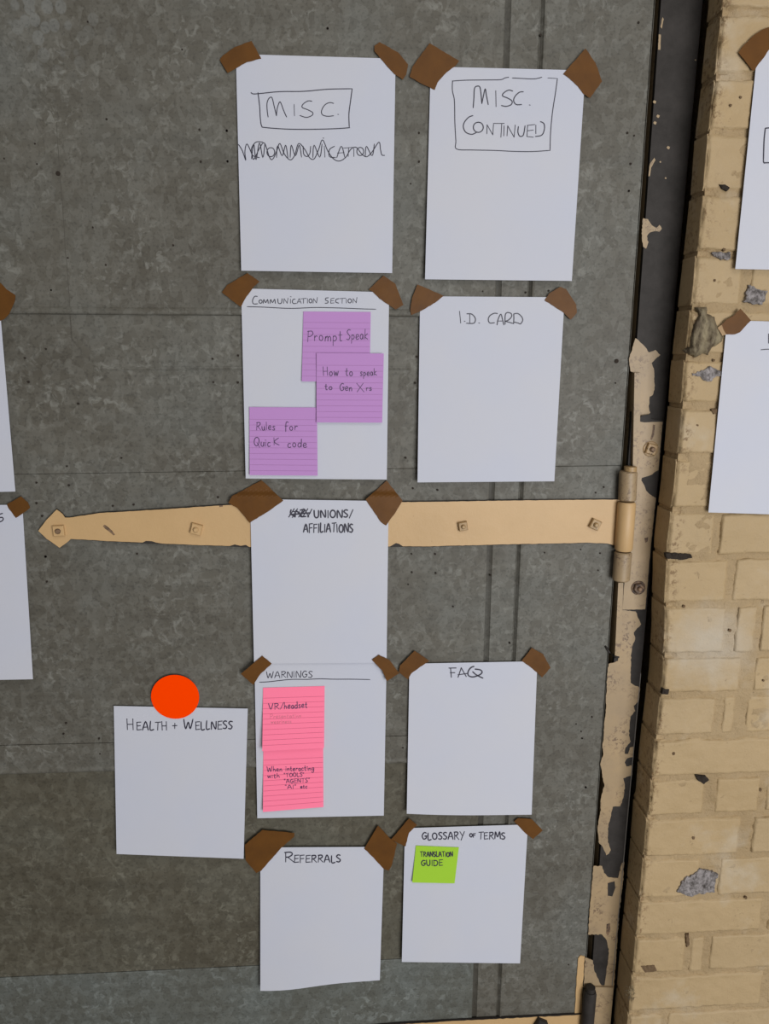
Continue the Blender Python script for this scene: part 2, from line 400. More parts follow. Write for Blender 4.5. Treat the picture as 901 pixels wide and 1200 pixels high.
# ------------------------------------------------------------------ setting: steel door frame
R_edge = [(823,0),(802,234),(792,354),(781,457),(770,592),(760,680),(754,753),(748,827),(740.5,900),(736,947),(728,1027),(720,1134)]
L_edge = [(775,0),(770,89),(764.5,150),(757.5,223),(753,287),(745.7,396),(742,450),(733,590),(727,683),(721,768),(711,830),(703,950),(695,1030),(689,1110),(685,1160)]
def fit_x(pts, d):
    q = [P(*p, d) for p in pts]; n = len(q); mx = sum(v.x for v in q)/n; mz = sum(v.z for v in q)/n
    m = sum((v.x-mx)*(v.z-mz) for v in q) / sum((v.z-mz)**2 for v in q)
    return lambda Z: mx + m * (Z - mz)
DF = 0.002
xFR = fit_x(R_edge, DF); xFL = fit_x(L_edge[:9], DF)
frame = empty('trim_1', (0.49, 0.02, 0.02)); setp(frame, 'dark steel door frame strip with peeling cream paint', kind='structure')
def vstrip(name, xa, xb, z0, z1, d0, d1, mt, par, n=24, wob=0.0):
    V, Fc = [], []
    for k in range(n + 1):
        z = z0 + (z1 - z0) * k / n; wq = noise.noise((z * 11, 2, xa(z))) * wob
        a, b = xa(z) + wq, xb(z) + wq
        V += [Vector((a, -d1, z)), Vector((b, -d1, z)), Vector((b, -d0, z)), Vector((a, -d0, z))]
    for k in range(n):
        for i in range(4): Fc.append([4*k+i, 4*k+(i+1)%4, 4*k+4+(i+1)%4, 4*k+4+i])
    Fc += [[0,1,2,3],[4*n+3,4*n+2,4*n+1,4*n]]
    return obj(name, V, Fc, mt, par)
vstrip('frame_face', xFL, xFR, 0.0, 2.45, -0.006, DF, M_steel, frame)
vstrip('frame_return', xFL, lambda z: xFL(z) + 0.006, 0.0, 2.45, -0.07, -0.0062, M_frame_paint, frame)
vstrip('edge_highlight_strip', lambda z: xFR(z) - 0.0012, lambda z: xFR(z) + 0.0002, 0.0, 1.02, -0.004, DF + 0.0008, mat('frame_edge_highlight', (0.16, 0.145, 0.13), 0.5), frame)  # paler strip paints the highlight along the plate edge
vstrip('gap_shade_backing', lambda z: xE(z) - 0.25, lambda z: 0.60, 0.0, 2.45, -0.095, -0.072, M_core_and_gap_shade, frame)  # near-black backing, the shadow of the gaps put into its colour
def fpaint(pts, islands=(), name='peeling_paint', seed=1, d=DF, amp=0.5):
    return plate(name, jag(pts, amp, 2.2, seed), d + 0.0007, d - 0.0005, M_frame_paint, frame)
C3 = lambda p: crop(p, 700, 0, 4.48); C4 = lambda p: crop(p, 700, 220, 4.482); C5 = lambda p: crop(p, 680, 420, 4.0)
C6 = lambda p: crop(p, 680, 680, 4.077); C7 = lambda p: crop(p, 660, 920, 3.74)
fpaint(C3([(330,140),(342,90),(348,100),(338,150)]), seed=2, amp=0.2)
fpaint(C3([(322,180),(333,182),(330,262),(318,260)]), seed=3, amp=0.2)
fpaint(C3([(268,925),(275,860),(298,828),(305,840),(282,880),(275,925)]), seed=4, amp=0.2)
for k, (x, y, r) in enumerate([(300,535,9),(318,610,9),(302,645,9),(372,775,9),(330,850,5),(358,935,5),(515,315,4)]):
    fpaint(C3([(x-r,y),(x-r*0.3,y-r),(x+r,y-r*0.4),(x+r*0.5,y+r),(x-r*0.4,y+r*0.8)]), seed=20+k, amp=0.1)
fpaint(C4([(240,160),(265,165),(290,200),(310,210),(325,195),(338,215),(325,232),(300,228),(275,235),(260,255),(262,275),(268,285),(255,320),(240,310),(232,240)]), seed=5)
fpaint(C4([(200,790),(215,800),(245,830),(270,865),(305,852),(330,878),(300,905),(285,920),(298,960),(300,1060),(290,1090),(250,1103),(262,1135),(268,1165)]) + C5([(335,45),(345,60),(345,140),(340,165),(300,185),(315,215),(328,255),(310,268),(300,292),(255,292),(262,70),(235,60),(228,0)]), seed=6)
# below the upper hinge: long patch with a ragged right side
fpaint(C6([(198,142),(265,150),(275,180),(290,210),(270,230),(255,250),(262,280),(250,310),(243,350),(240,420),(240,490),(262,505),(284,512),(280,575),(255,600),(262,625),(240,650),(235,700),(232,740),(240,770),(215,800),(212,830),(228,830),(236,800),(256,795),(250,845),(225,850),(212,870),(220,890),(250,885),(248,930),(205,945),(212,985),(205,1040),(190,1080),(155,1082)])
       + C7([(215,107),(205,150),(195,190),(195,250),(208,285),(200,300),(188,308),(172,270),(155,250),(150,190),(165,110),(168,50)])
       + C6([(92,1100),(103,1020),(115,985),(105,930),(95,880),(110,830),(105,800),(120,640),(128,450),(135,400),(180,385)]), seed=7)
fpaint(C7([(133,355),(170,355),(178,385),(200,405),(240,408),(256,345),(266,335),(262,420),(245,560),(232,740),(222,888),(180,888),(195,780),(200,720),(190,680),(170,655),(108,655),(120,500)]), seed=8)
fpaint(C7([(96,755),(130,770),(135,810),(160,868),(178,888),(90,888)]), seed=9)
plate('bare_patch', C7([(195,430),(225,422),(228,450),(215,488),(195,485)]), DF + 0.0010, DF, M_steel, frame)
plate('bare_patch', C7([(190,610),(205,605),(207,640),(195,660),(188,650)]), DF + 0.0010, DF, M_rust, frame)

# ------------------------------------------------------------------ setting: painted brick wall
wall = empty('wall_right', (0.75, 0.0, 0.0)); setp(wall, 'cream painted old brick wall right of the door', kind='structure')
ys = [11, 87, 154, 224, 296, 359, 417, 474, 534, 597, 652, 707, 767, 813, 862, 909, 955, 1003, 1051, 1094, 1138, 1181]
edge = [(842,60),(838,101),(833,140),(825,230),(817,300),(809,376),(802,434),(800,474),(792,560),(783,637),(780,700),(780,739),(777,798),(772,839),(766,888),(761,950),(759,955),(753.6,1021),(745.6,1102),(737.5,1185)]
def edge_x(y):
    if y <= edge[0][1]: a, b = edge[0], edge[3]
    elif y >= edge[-1][1]: a, b = edge[-4], edge[-1]
    else:
        for a, b in zip(edge, edge[1:]):
            if a[1] <= y <= b[1]: break
    return a[0] + (b[0]-a[0]) * (y-a[1]) / (b[1]-a[1])
cuts = {   # photo x where each brick of a course starts and ends on the wall face (None: the corner)
    0: [(None,1010)], 1: [(None,884),(890,1020)], 2: [(None,980)], 3: [(None,870),(876,1010)], 4: [(None,871),(880,1000)],
    5: [(None,960)], 6: [(None,884),(892,1010)], 7: [(None,940)], 8: [(None,870),(876,1000)], 9: [(None,838),(843,960)],
    10: [(None,853),(859,980)], 11: [(None,850),(861,886),(891,990)], 12: [(None,868),(883,1000)], 13: [(None,838),(846,862),(873,1000)],
    14: [(None,925)], 15: [(None,826),(838,890),(898,1000)], 16: [(None,867),(881,1000)], 17: [(None,820),(842,960)],
    18: [(None,893),(901,1010)], 19: [(None,803),(808,825),(831,950)], 20: [(None,893),(901,1010)]}
zc = [P(840, y, DB).z for y in ys]
pitch = 0.0735
def edge_at(z):
    """height to wall corner position"""
    lo, hi = -200.0, 1600.0
    for _ in range(22):
        m = (lo+hi)/2
        if P(edge_x(m), m, DB).z > z: lo = m
        else: hi = m
    return max(min(P(edge_x(lo), lo, DB).x, 0.535), 0.492)
def brick_mesh(x0, x1, z0, z1, y_front, y_back, seed, corner_b=False):
    r = random.Random(seed)
    cell = 0.0032
    nx, nz = max(4, int((x1-x0)/cell)), max(5, int((z1-z0)/cell))
    ny = 14 if corner_b else 3
    tilt = r.uniform(-0.0012, 0.0012); off = r.uniform(-0.0012, 0.0012)
    V, Fc = [], []; idx = {}
    def rnd(u, n): return u
    def vert(key, x, y, z, nrm):
        if key in idx: return idx[key]
        # round the arrises, then wear them
        q = Vector((x*9, y*9, z*9 + seed)); e = noise.noise(q*2.2)*0.0016 + noise.noise(q*7)*0.0009
        dx = min(x - x0, x1 - x); dz = min(z - z0, z1 - z); dy = y - y_front
        wob = noise.noise(Vector((x*40, y*40, z*40 + seed*3)))
        wob2 = noise.noise(Vector((x*14, y*14, z*14 + seed*5)))
        rad = 0.0045 + 0.0025 * wob
        k1 = max(0.0, 1 - max(dx, 0)/rad); k2 = max(0.0, 1 - max(dz, 0)/rad)
        push = (k1*k1 + k2*k2) * rad * 0.75
        X, Y, Z = x, y, z
        em = min(dx, dz)
        if dy < 1e-6 and em < 0.011:
            rg = noise.noise(Vector((x*95, y*95, z*95 + seed))) + 0.6*noise.noise(Vector((x*190, y, z*190 + seed)))
            Y -= 0.0019 * rg * (1 - em/0.011) + 0.0007 * math.exp(-((em-0.0045)/0.002)**2)
        if dy < rad*1.5: Y += push * (1 - dy/(rad*1.5)) + (e + (x-(x0+x1)/2)*tilt*8 + off) * (1 - dy/(rad*1.5))
        ky = max(0.0, 1 - dy/rad)
        if dx <= 1e-6: X += (ky*ky*rad*0.5 + (0.0005*wob + 0.0008*wob2 if corner_b else 0.0012*wob + 0.0016*wob2)) * (1 if x < (x0+x1)/2 else -1)
        if dz <= 1e-6: Z += (ky*ky*rad*0.45 + 0.0010*wob + 0.0014*wob2) * (1 if z < (z0+z1)/2 else -1)
        idx[key] = len(V); 
        if corner_b: X += (edge_at(z) - x0) * (1 - (x - x0)/(x1 - x0))**2
        V.append(Vector((X, Y, Z))); return idx[key]
    X = [x0 + (x1-x0)*i/nx for i in range(nx+1)]; Z = [z0 + (z1-z0)*j/nz for j in range(nz+1)]
    Y = [y_front + (y_back-y_front)*((k/ny)**1.5) for k in range(ny+1)]
    g = lambda i, k, j: vert((i, k, j), X[i], Y[k], Z[j], None)
    for i in range(nx):
        for j in range(nz): Fc.append([g(i,0,j), g(i+1,0,j), g(i+1,0,j+1), g(i,0,j+1)])
    for k in range(ny):
        for j in range(nz):
            for i in (0, nx): Fc.append([g(i,k,j), g(i,k+1,j), g(i,k+1,j+1), g(i,k,j+1)])
        for i in range(nx):
            for j in (0, nz): Fc.append([g(i,k,j), g(i+1,k,j), g(i+1,k+1,j), g(i,k+1,j)])
    return V, Fc
courses = []
for k in range(len(ys) - 1): courses.append((zc[k], zc[k+1], ys[k], ys[k+1], cuts[k]))
# courses above and below the frame of the photograph
zt = zc[0]; n_up = 5
for k in range(n_up): courses.append((zt + pitch*(k+1), zt + pitch*k, None, None, [(0, 0.73 if k % 2 else 0.64), (0.735 if k % 2 else 0.645, 0.85)]))
zb = zc[-1]; k = 0
while zb - pitch*k > 0.03:
    courses.append((zb - pitch*k, max(0.0, zb - pitch*(k+1)), None, None, [(0, 0.575 if k % 2 == 0 else 0.66), (0.583 if k % 2 == 0 else 0.667, 0.84)])); k += 1
xC_top = P(edge_x(0), 0, DB).x; xC_bot = P(edge_x(1185), 1185, DB).x
seed = 10
XEND = 1.42
for (z1, z0, ya, yb, cs) in courses:
    jt = 0.0035 if ya is None else 0.0032
    for (a, b) in cs:
        seed += 1
        first = a in (None, 0)
        if ya is not None:
            ym = (ya + yb) / 2
            xa = P(edge_x(ym), ym, DB).x if first else P(a, ym, DB).x
            xb = min(P(b, ym, DB).x, XEND)
        else:
            xa = (xC_top if z1 > 1.5 else xC_bot) if a == 0 else a; xb = b
        if xb - xa < 0.008: continue
        ybk = -(0.004 + 0.017*min(max(((z0+z1)/2 - 0.7)/1.1, 0), 1))
        V, Fc = brick_mesh(xa, xb, z0 + jt*0.5, z1 - jt*0.5 - random.Random(seed).uniform(0.0015, 0.005), -DB, ybk if first else -DB + 0.03, seed, first)
        obj('brick', V, Fc, M_brick, wall, True)
# remaining field to the right edge of the wall
for (z1, z0, ya, yb, cs) in courses:
    b = cs[-1][1]
    xb = P(b, (ya+yb)/2, DB).x if ya is not None else b
    while xb < XEND - 0.03:
        seed += 1; xn = min(xb + 0.009 + random.Random(seed).uniform(0.19, 0.21), XEND)
        V, Fc = brick_mesh(xb + 0.009, xn, z0 + 0.002, z1 - 0.006, -DB, -DB + 0.03, seed)
        obj('brick', V, Fc, M_brick, wall, True); xb = xn
# mortar body: rough surface just behind the brick faces, and down the reveal
def mortar():
    V, Fc = [], []
    zs = [i*0.004 for i in range(int(2.42/0.004)+1)]
    prof = []   # (kind, t)
    nxm = 170
    cols = [('r', -0.022 - 0.0405*i/11) for i in range(12)] + [('f', i/nxm) for i in range(nxm+1)]
    for z in zs:
        xc = edge_at(z) + 0.0022
        for kd, tt in cols:
            if kd == 'r': x, y = xc, max(-DB + 0.004, -(0.004 + 0.017*min(max((z - 0.7)/1.1, 0), 1)) + (tt + 0.022)*1.4); nx_, ny_ = -1, 0
            else: x, y = xc + 0.0015 + (XEND - xc)*tt, -DB + 0.0022; nx_, ny_ = 0, -1
            h = noise.noise(Vector((x*38, y*38, z*38)))*0.0020 + noise.noise(Vector((x*120, y*120, z*120)))*0.0022 + noise.noise(Vector((x*230, y*230, z*230)))*0.0010
            if kd == 'r': h = h*0.25 + 0.0004
            elif tt < 0.012: h = h*0.5 - 0.003
            V.append(Vector((x + nx_*h, y + ny_*h, z)))
    m = len(cols)
    for j in range(len(zs)-1):
        for i in range(m-1): Fc.append([j*m+i, j*m+i+1, (j+1)*m+i+1, (j+1)*m+i])
    o = obj('mortar_bed', V, Fc, M_mortar, wall, True)
    setp(o, kind='stuff')
mortar()
v, f = box_data((0.545, -DB + 0.012, 0.0), (XEND, 0.10, 2.42)); obj('wall_core', v, f, M_mortar, wall)
# broken places showing bare grey mortar
def chip(pts, seed, mt=M_bare, raise_=0.0022, amp=1.1):
    raise_ = max(raise_, 0.0018)
    V, Fc, B = mesh2d(jag(pts, amp, 2.0, seed), 2.5)
    bset = set(i for e in B for i in e); rn = random.Random(seed)
    W = [P(x, y, DB + (0.0016 if i in bset else raise_ + rn.uniform(-0.001, 0.0018))) for i, (x, y) in enumerate(V)]
    n = len(V); W += [Vector((p.x, -DB + 0.006, p.z)) for p in W]
    return obj('broken_spot', W, Fc + [[a, b, b+n, a+n] for a, b in B], mt, wall)
C9 = lambda p: crop(p, 780, 300, 7.446)
chip(C9([(720,255),(770,262),(800,290),(835,300),(892,305),(870,360),(845,425),(790,420),(735,410),(680,398),(700,360),(712,300)]), 1)
chip(C9([(230,1022),(300,1010),(390,960),(440,985),(495,1020),(495,1045),(430,1060),(400,1095),(350,1090),(300,1050),(235,1045)]), 2, M_bare, 0.0008)
chip(C7([(498,470),(530,410),(575,388),(600,368),(640,375),(680,392),(668,420),(665,470),(590,478),(560,490)]), 3)
chip(C4([(600,340),(700,338),(695,375),(650,380),(620,362)]), 4, M_bare, 0.0006)
chip(C6([(550,930),(600,935),(615,955),(590,975),(560,955)]), 5, M_hole, 0.0005, 0.4)
chip(C3([(642,968),(670,968),(695,985),(680,1003),(655,990)]), 6, M_hole, 0.0005, 0.3)
chip(C7([(340,795),(400,790),(410,815),(360,822)]), 7, M_pit, 0.0005, 0.4)
chip(C7([(815,640+0),(838,648),(833,700),(820,705)][:0] or [(537,655),(550,650),(553,700),(541,712)]), 8, M_pit, 0.0005, 0.3)
chip(C5([(400,915),(440,912),(520,920),(525,935),(470,945),(405,938)]), 9, M_hole, 0.0012, 0.5)
chip(C6([(395,520),(425,522),(420,545),(390,545)]), 10, M_hole, 0.0008, 0.4)
chip(C5([(612,238),(640,235),(645,255),(625,262)]), 11, M_pit, 0.0005, 0.3)
pits = C3([(752,510),(700,552)]) + C4([(617,487),(665,325)]) + C9([(430,210),(418,910)]) + C6([(445,828),(860,1005),(495,125),(715,240),(875,480)]) + C7([(865,22),(570,232),(800,495)]) + C5([(548,315),(575,437)])
pr = random.Random(9)
for k, (x, y) in enumerate(pits):
    r = pr.uniform(1.2, 2.2)
    chip([(x-r, y), (x-r*0.4, y-r), (x+r, y-r*0.6), (x+r*0.7, y+r*0.8), (x-r*0.3, y+r)], 30+k, M_pit, 0.0004, 0.2)

# wire scraps / cracks running down the reveal
def rod(name, pts, r, mt, parent=None, n=6):
    V, Fc = [], []
    for k, p in enumerate(pts):
        d = (pts[min(k+1, len(pts)-1)] - pts[max(k-1, 0)]).normalized()
        a = d.orthogonal().normalized(); b = d.cross(a)
        for i in range(n):
            t = 2*math.pi*i/n; V.append(p + a*math.cos(t)*r + b*math.sin(t)*r)
    for k in range(len(pts)-1):
        for i in range(n): Fc.append([k*n+i, k*n+(i+1)%n, (k+1)*n+(i+1)%n, (k+1)*n+i])
    Fc += [list(range(n)), [len(pts)*n-1-i for i in range(n)]]
    return obj(name, V, Fc, mt, parent, True)

# ------------------------------------------------------------------ hinges
def square_nut(name, x, y, d, size, ang, h, mt, parent, tip=M_rust, washer=None, hexa=False):
    c = P(x, y, d); parts = []
    n = 6 if hexa else 4
    def ring(r, yy, rot_, n): return [c + Vector((r*math.cos(rot_+2*math.pi*i/n), -yy, r*math.sin(rot_+2*math.pi*i/n))) for i in range(n)]
    R = size * (1.12 if hexa else 1.36)
    V = ring(R, -0.001, ang, n) + ring(R, h*0.8, ang, n) + ring(R*0.86, h, ang, n)
    Fc = [[i, (i+1)%n, n+(i+1)%n, n+i] for i in range(n)] + [[n+i, n+(i+1)%n, 2*n+(i+1)%n, 2*n+i] for i in range(n)] + [list(range(2*n, 3*n))]
    o = obj(name, V, Fc, mt, parent)
    m = 12
    V = ring(size*0.50, h*0.8, 0, m) + ring(size*0.48, h*1.35, 0, m) + ring(size*0.30, h*1.6, 0, m)
    Fc = [[i, (i+1)%m, m+(i+1)%m, m+i] for i in range(m)] + [[m+i, m+(i+1)%m, 2*m+(i+1)%m, 2*m+i] for i in range(m)] + [list(range(2*m, 3*m))]
    obj('bolt_end', V, Fc, tip, o)
    if washer:
        V = ring(washer, -0.001, 0, 20) + ring(washer, h*0.22, 0, 20) + ring(washer*0.93, h*0.3, 0, 20)
        Fc = [[i, (i+1)%20, 20+(i+1)%20, 20+i] for i in range(20)] + [[20+i, 20+(i+1)%20, 40+(i+1)%20, 40+i] for i in range(20)] + [list(range(40, 60))]
        obj('washer', V, Fc, mt, o)
    return o
def knuckle(y0, y1, xt, xb, parent, r, mt, d=0.0135, name='knuckle', cap=False):
    a, b = P(xt, y0, d + r*0.0), P(xb, y1, d)
    V, Fc = [], []; n = 20
    prof = [(0.0, r*0.86), (0.04, r), (0.96, r), (1.0, r*0.86)]
    for t_, rr_ in prof:
        c_ = a.lerp(b, t_)
        for i in range(n): an = 2*math.pi*i/n; V.append(c_ + Vector((rr_*math.cos(an), rr_*math.sin(an), 0)))
    for k in range(3):
        for i in range(n): Fc.append([k*n+i, k*n+(i+1)%n, (k+1)*n+(i+1)%n, (k+1)*n+i])
    Fc += [list(range(n)), [3*n+i for i in range(n)]]
    return obj(name, V, Fc, mt, parent, True, 40)

hinge = empty('strap_hinge', P(724, 612, 0.0))
setp(hinge, 'cream painted strap hinge with arrow tip, reaching across the middle of the door', 'hinge')
ST = 0.0048
top = crop([(20,172),(60,118),(108,70),(135,90),(148,108),(170,108)],40,580,4.095) + [(117,600.6),(160,598.2),(210,595),(255,592),(293,590),(350,588),(457,588),(520,587.3),(600,586),(700,585),(726,585)]
bot = [(725,640.5),(712,637.5),(690,636.5),(640,637.5),(571,639),(500,641),(470,641),(380,641),(290,641.5),(260,640),(170,637),(83,632)] + crop([(150,235),(122,255),(90,232),(60,212)],40,580,4.095)
plate('strap', [(x, y) for x, y in top] + bot, ST - 0.0006, 0.0002, M_steel, hinge)
tp = [(x, y + (0.6 if i > 5 else 0.2)) for i, (x, y) in enumerate(top)]
bt = [(725,640.0),(712,637),(690,636),(640,637),(571,638.4),(500,640.3),(472,640.2),(468,637.5),(464,636.3),(461,638),(457,640.4),(380,640.4),(292,641),(288,638.5),(282,639.6),(275,638),(269,639.8),(260,639.4),(230,638.6),(190,637.0),(183,635.8),(178,634.2),(171,633.8),(167,635.8),(130,634.2),(83,631.6)] + crop([(150,234),(122,254),(90,231),(60,211)],40,580,4.095)
plate('paint_layer', jag(tp + bt, 0.22, 4, 3), ST, ST - 0.001, M_strap, hinge)
plate('bare_patch', crop([(330,150),(338,143),(352,152),(372,170),(388,190),(382,195),(360,176),(338,160)],40,580,4.095), ST + 0.0004, ST - 0.0005, M_rust, hinge)
plate('bare_patch', crop([(888,52),(905,50),(905,56),(890,58)],40,580,4.095), ST + 0.0004, ST - 0.0005, M_rust, hinge)
square_nut('square_nut', 69.5, 621.5, ST, 0.0085, math.pi/4 + 0.05, 0.006, M_strap, hinge)
square_nut('square_nut', 230.5, 619.5, ST, 0.0085, 0.5, 0.007, M_strap, hinge, M_strap)
square_nut('square_nut', 542, 616, ST, 0.0072, 0.95, 0.007, M_nutpaint, hinge, M_nutpaint)
square_nut('square_nut', 696.5, 614, ST, 0.0082, 0.35, 0.007, M_nutpaint, hinge, M_nutpaint)
KR = 0.0138
knuckle(552, 586.5, 736.2, 734.7, hinge, KR, M_frame_paint, 0.0125)
knuckle(588, 645, 734.5, 730.5, hinge, KR + 0.0003, M_strap, 0.0125)
knuckle(646.5, 680, 730.2, 727.5, hinge, KR, M_frame_paint, 0.0125)
knuckle(546.5, 552.5, 738.7, 738.5, hinge, 0.0098, M_nutpaint, 0.0125, 'hinge_pin')
# leaf bolted on the frame
LD = DF + 0.005
plate('leaf_plate', [(744,493),(777,493),(774.5,520),(772,549),(768,592),(763,640),(756.5,715),(729,715),(733,650),(738,590)], LD, DF - 0.001, M_steel, hinge)
plate('leaf_paint', jag([(744.5,493.6),(750,494),(776.5,494.5),(774,520),(771.6,551),(768,552.5),(764,556),(757,558.5),(752,560),(751.4,563),(754.5,568),(757,575),(761,579),(768.6,583.5),(767.6,592),(762.5,640),(756,714),(729.5,714.5),(733.5,650),(738.5,590)], 0.25, 3, 12), LD + 0.0007, LD - 0.001, M_frame_paint, hinge)
square_nut('frame_nut', 762, 526, LD, 0.0085, 0.5, 0.007, M_nutpaint, hinge, M_rust, 0.0122)
square_nut('round_bolt', 747.5, 688.5, LD, 0.0085, 0.2, 0.007, M_rust, hinge, M_rust, 0.0118, True)
plate('dark_chip', C5([(270,285),(290,268),(330,262),(332,285),(385,290),(382,296),(300,300),(272,295)]), LD + 0.0012, LD - 0.002, M_steel, hinge)
plate('dark_chip', C5([(300,843),(318,838),(315,858),(305,865)]), LD + 0.0011, LD, M_rust, hinge)
plate('dark_chip', C5([(340,310),(350,312),(345,360),(335,382),(328,380),(338,345)]), LD + 0.0011, LD, M_rust, hinge)
# upright flange bars beside the gap
def bar(pxs, d1, d0, par=hinge, name='flange_bar', mt=M_frame_paint): return plate(name, pxs, d1, d0, mt, par)
bar([(743.5,437),(751.5,437),(748.5,545),(741.5,545)], 0.010, -0.03)
bar([(724.5,683),(730.5,683),(727.2,770),(720.5,768)], 0.008, -0.03)
rod('bent_spur', [P(709,757,0.0), P(714,764,0.004), P(720,770,0.006), P(725.5,770,0.008)], 0.0017, M_steel, hinge)

hinge2 = empty('strap_hinge', P(684, 1215, 0.0))
setp(hinge2, 'cream painted strap hinge at the bottom edge of the photo with black knuckle', 'hinge')
plate('strap', [(340,1211),(470,1199.5),(540,1195.6),(622,1191.4),(676,1188.8),(688,1188.5),(684,1238),(560,1246),(340,1250)], ST - 0.0006, 0.0002, M_steel, hinge2)
plate('paint_layer', jag([(341,1212),(470,1200.4),(540,1196.4),(622,1192.3),(676,1189.6),(688,1189.4),(684,1237),(560,1245),(341,1249)], 0.35, 4, 5), ST, ST - 0.001, M_strap, hinge2)
square_nut('square_nut', 632.5, 1198, ST, 0.010, 0.3, 0.010, M_steel, hinge2, M_rust)
knuckle(1161, 1240, 691.5, 684.5, hinge2, 0.0118, M_steel, 0.0125)
knuckle(1156.5, 1161.5, 692.0, 691.5, hinge2, 0.0085, M_steel, 0.0125, 'hinge_pin')
plate('leaf_plate', [(688,1156.5),(719,1157.5),(714,1215),(709,1260),(676,1260),(682,1200)], LD, DF - 0.001, M_frame_paint, hinge2)
plate('edge_paint', jag([(677.5,1123),(680,1120),(685,1121),(682.5,1160),(681,1195),(673.5,1189),(675.5,1150)], 0.3, 4, 8), 0.0012, -0.001, M_strap, hinge2)

# ------------------------------------------------------------------ handwriting
def cr(pts, k=5):
    if len(pts) < 3: return pts
    out = []
    for i in range(len(pts)-1):
        p0 = pts[max(i-1,0)]; p1 = pts[i]; p2 = pts[i+1]; p3 = pts[min(i+2,len(pts)-1)]
        for j in range(k):
            t = j/k
            out.append(tuple(0.5*((2*p1[c]) + (-p0[c]+p2[c])*t + (2*p0[c]-5*p1[c]+4*p2[c]-p3[c])*t*t + (-p0[c]+3*p1[c]-3*p2[c]+p3[c])*t*t*t) for c in (0,1)))
    out.append(pts[-1]); return out
def ell(cx, cy_, rx, ry, a0=-100, a1=275, n=10):
    return [(cx + rx*math.cos(math.radians(a0+(a1-a0)*i/n)), cy_ + ry*math.sin(math.radians(a0+(a1-a0)*i/n))) for i in range(n+1)]
def ribbons(name, strokes, dfun, width, mt, parent, lift=0.00035):
    parts = []
    for st in strokes:
        if len(st) == 1:
            x, y = st[0]; st = [(x-0.5, y), (x+0.5, y+0.2)]
        pts = cr(st); W = width if not isinstance(width, dict) else width['w']
        L, Rr = [], []; n = len(pts)
        for i, (x, y) in enumerate(pts):
            a = pts[max(i-1,0)]; b = pts[min(i+1,n-1)]
            tx, ty = b[0]-a[0], b[1]-a[1]; l = math.hypot(tx, ty) or 1
            nx, ny = -ty/l, tx/l; hw = W/2 * (0.7 if i in (0, n-1) else 1.0)
            ex, ey = (0, 0)
            if i == 0: ex, ey = -tx/l*W*0.3, -ty/l*W*0.3
            if i == n-1: ex, ey = tx/l*W*0.3, ty/l*W*0.3
            L.append((x+ex+nx*hw, y+ey+ny*hw)); Rr.append((x+ex-nx*hw, y+ey-ny*hw))
        V = [P(x, y, dfun(x, y) + lift) for x, y in L] + [P(x, y, dfun(x, y) + lift) for x, y in Rr]
        parts.append((V, [[i, i+1, n+i+1, n+i] for i in range(n-1)]))
    V, Fc = join_data(parts)
    me = bpy.data.meshes.new(name); me.from_pydata([tuple(v) for v in V], [], Fc); me.materials.append(mt)
    o = bpy.data.objects.new(name, me); COL.objects.link(o); o.parent = parent
    o.matrix_parent_inverse = Matrix.Translation(parent.location).inverted()
    return o
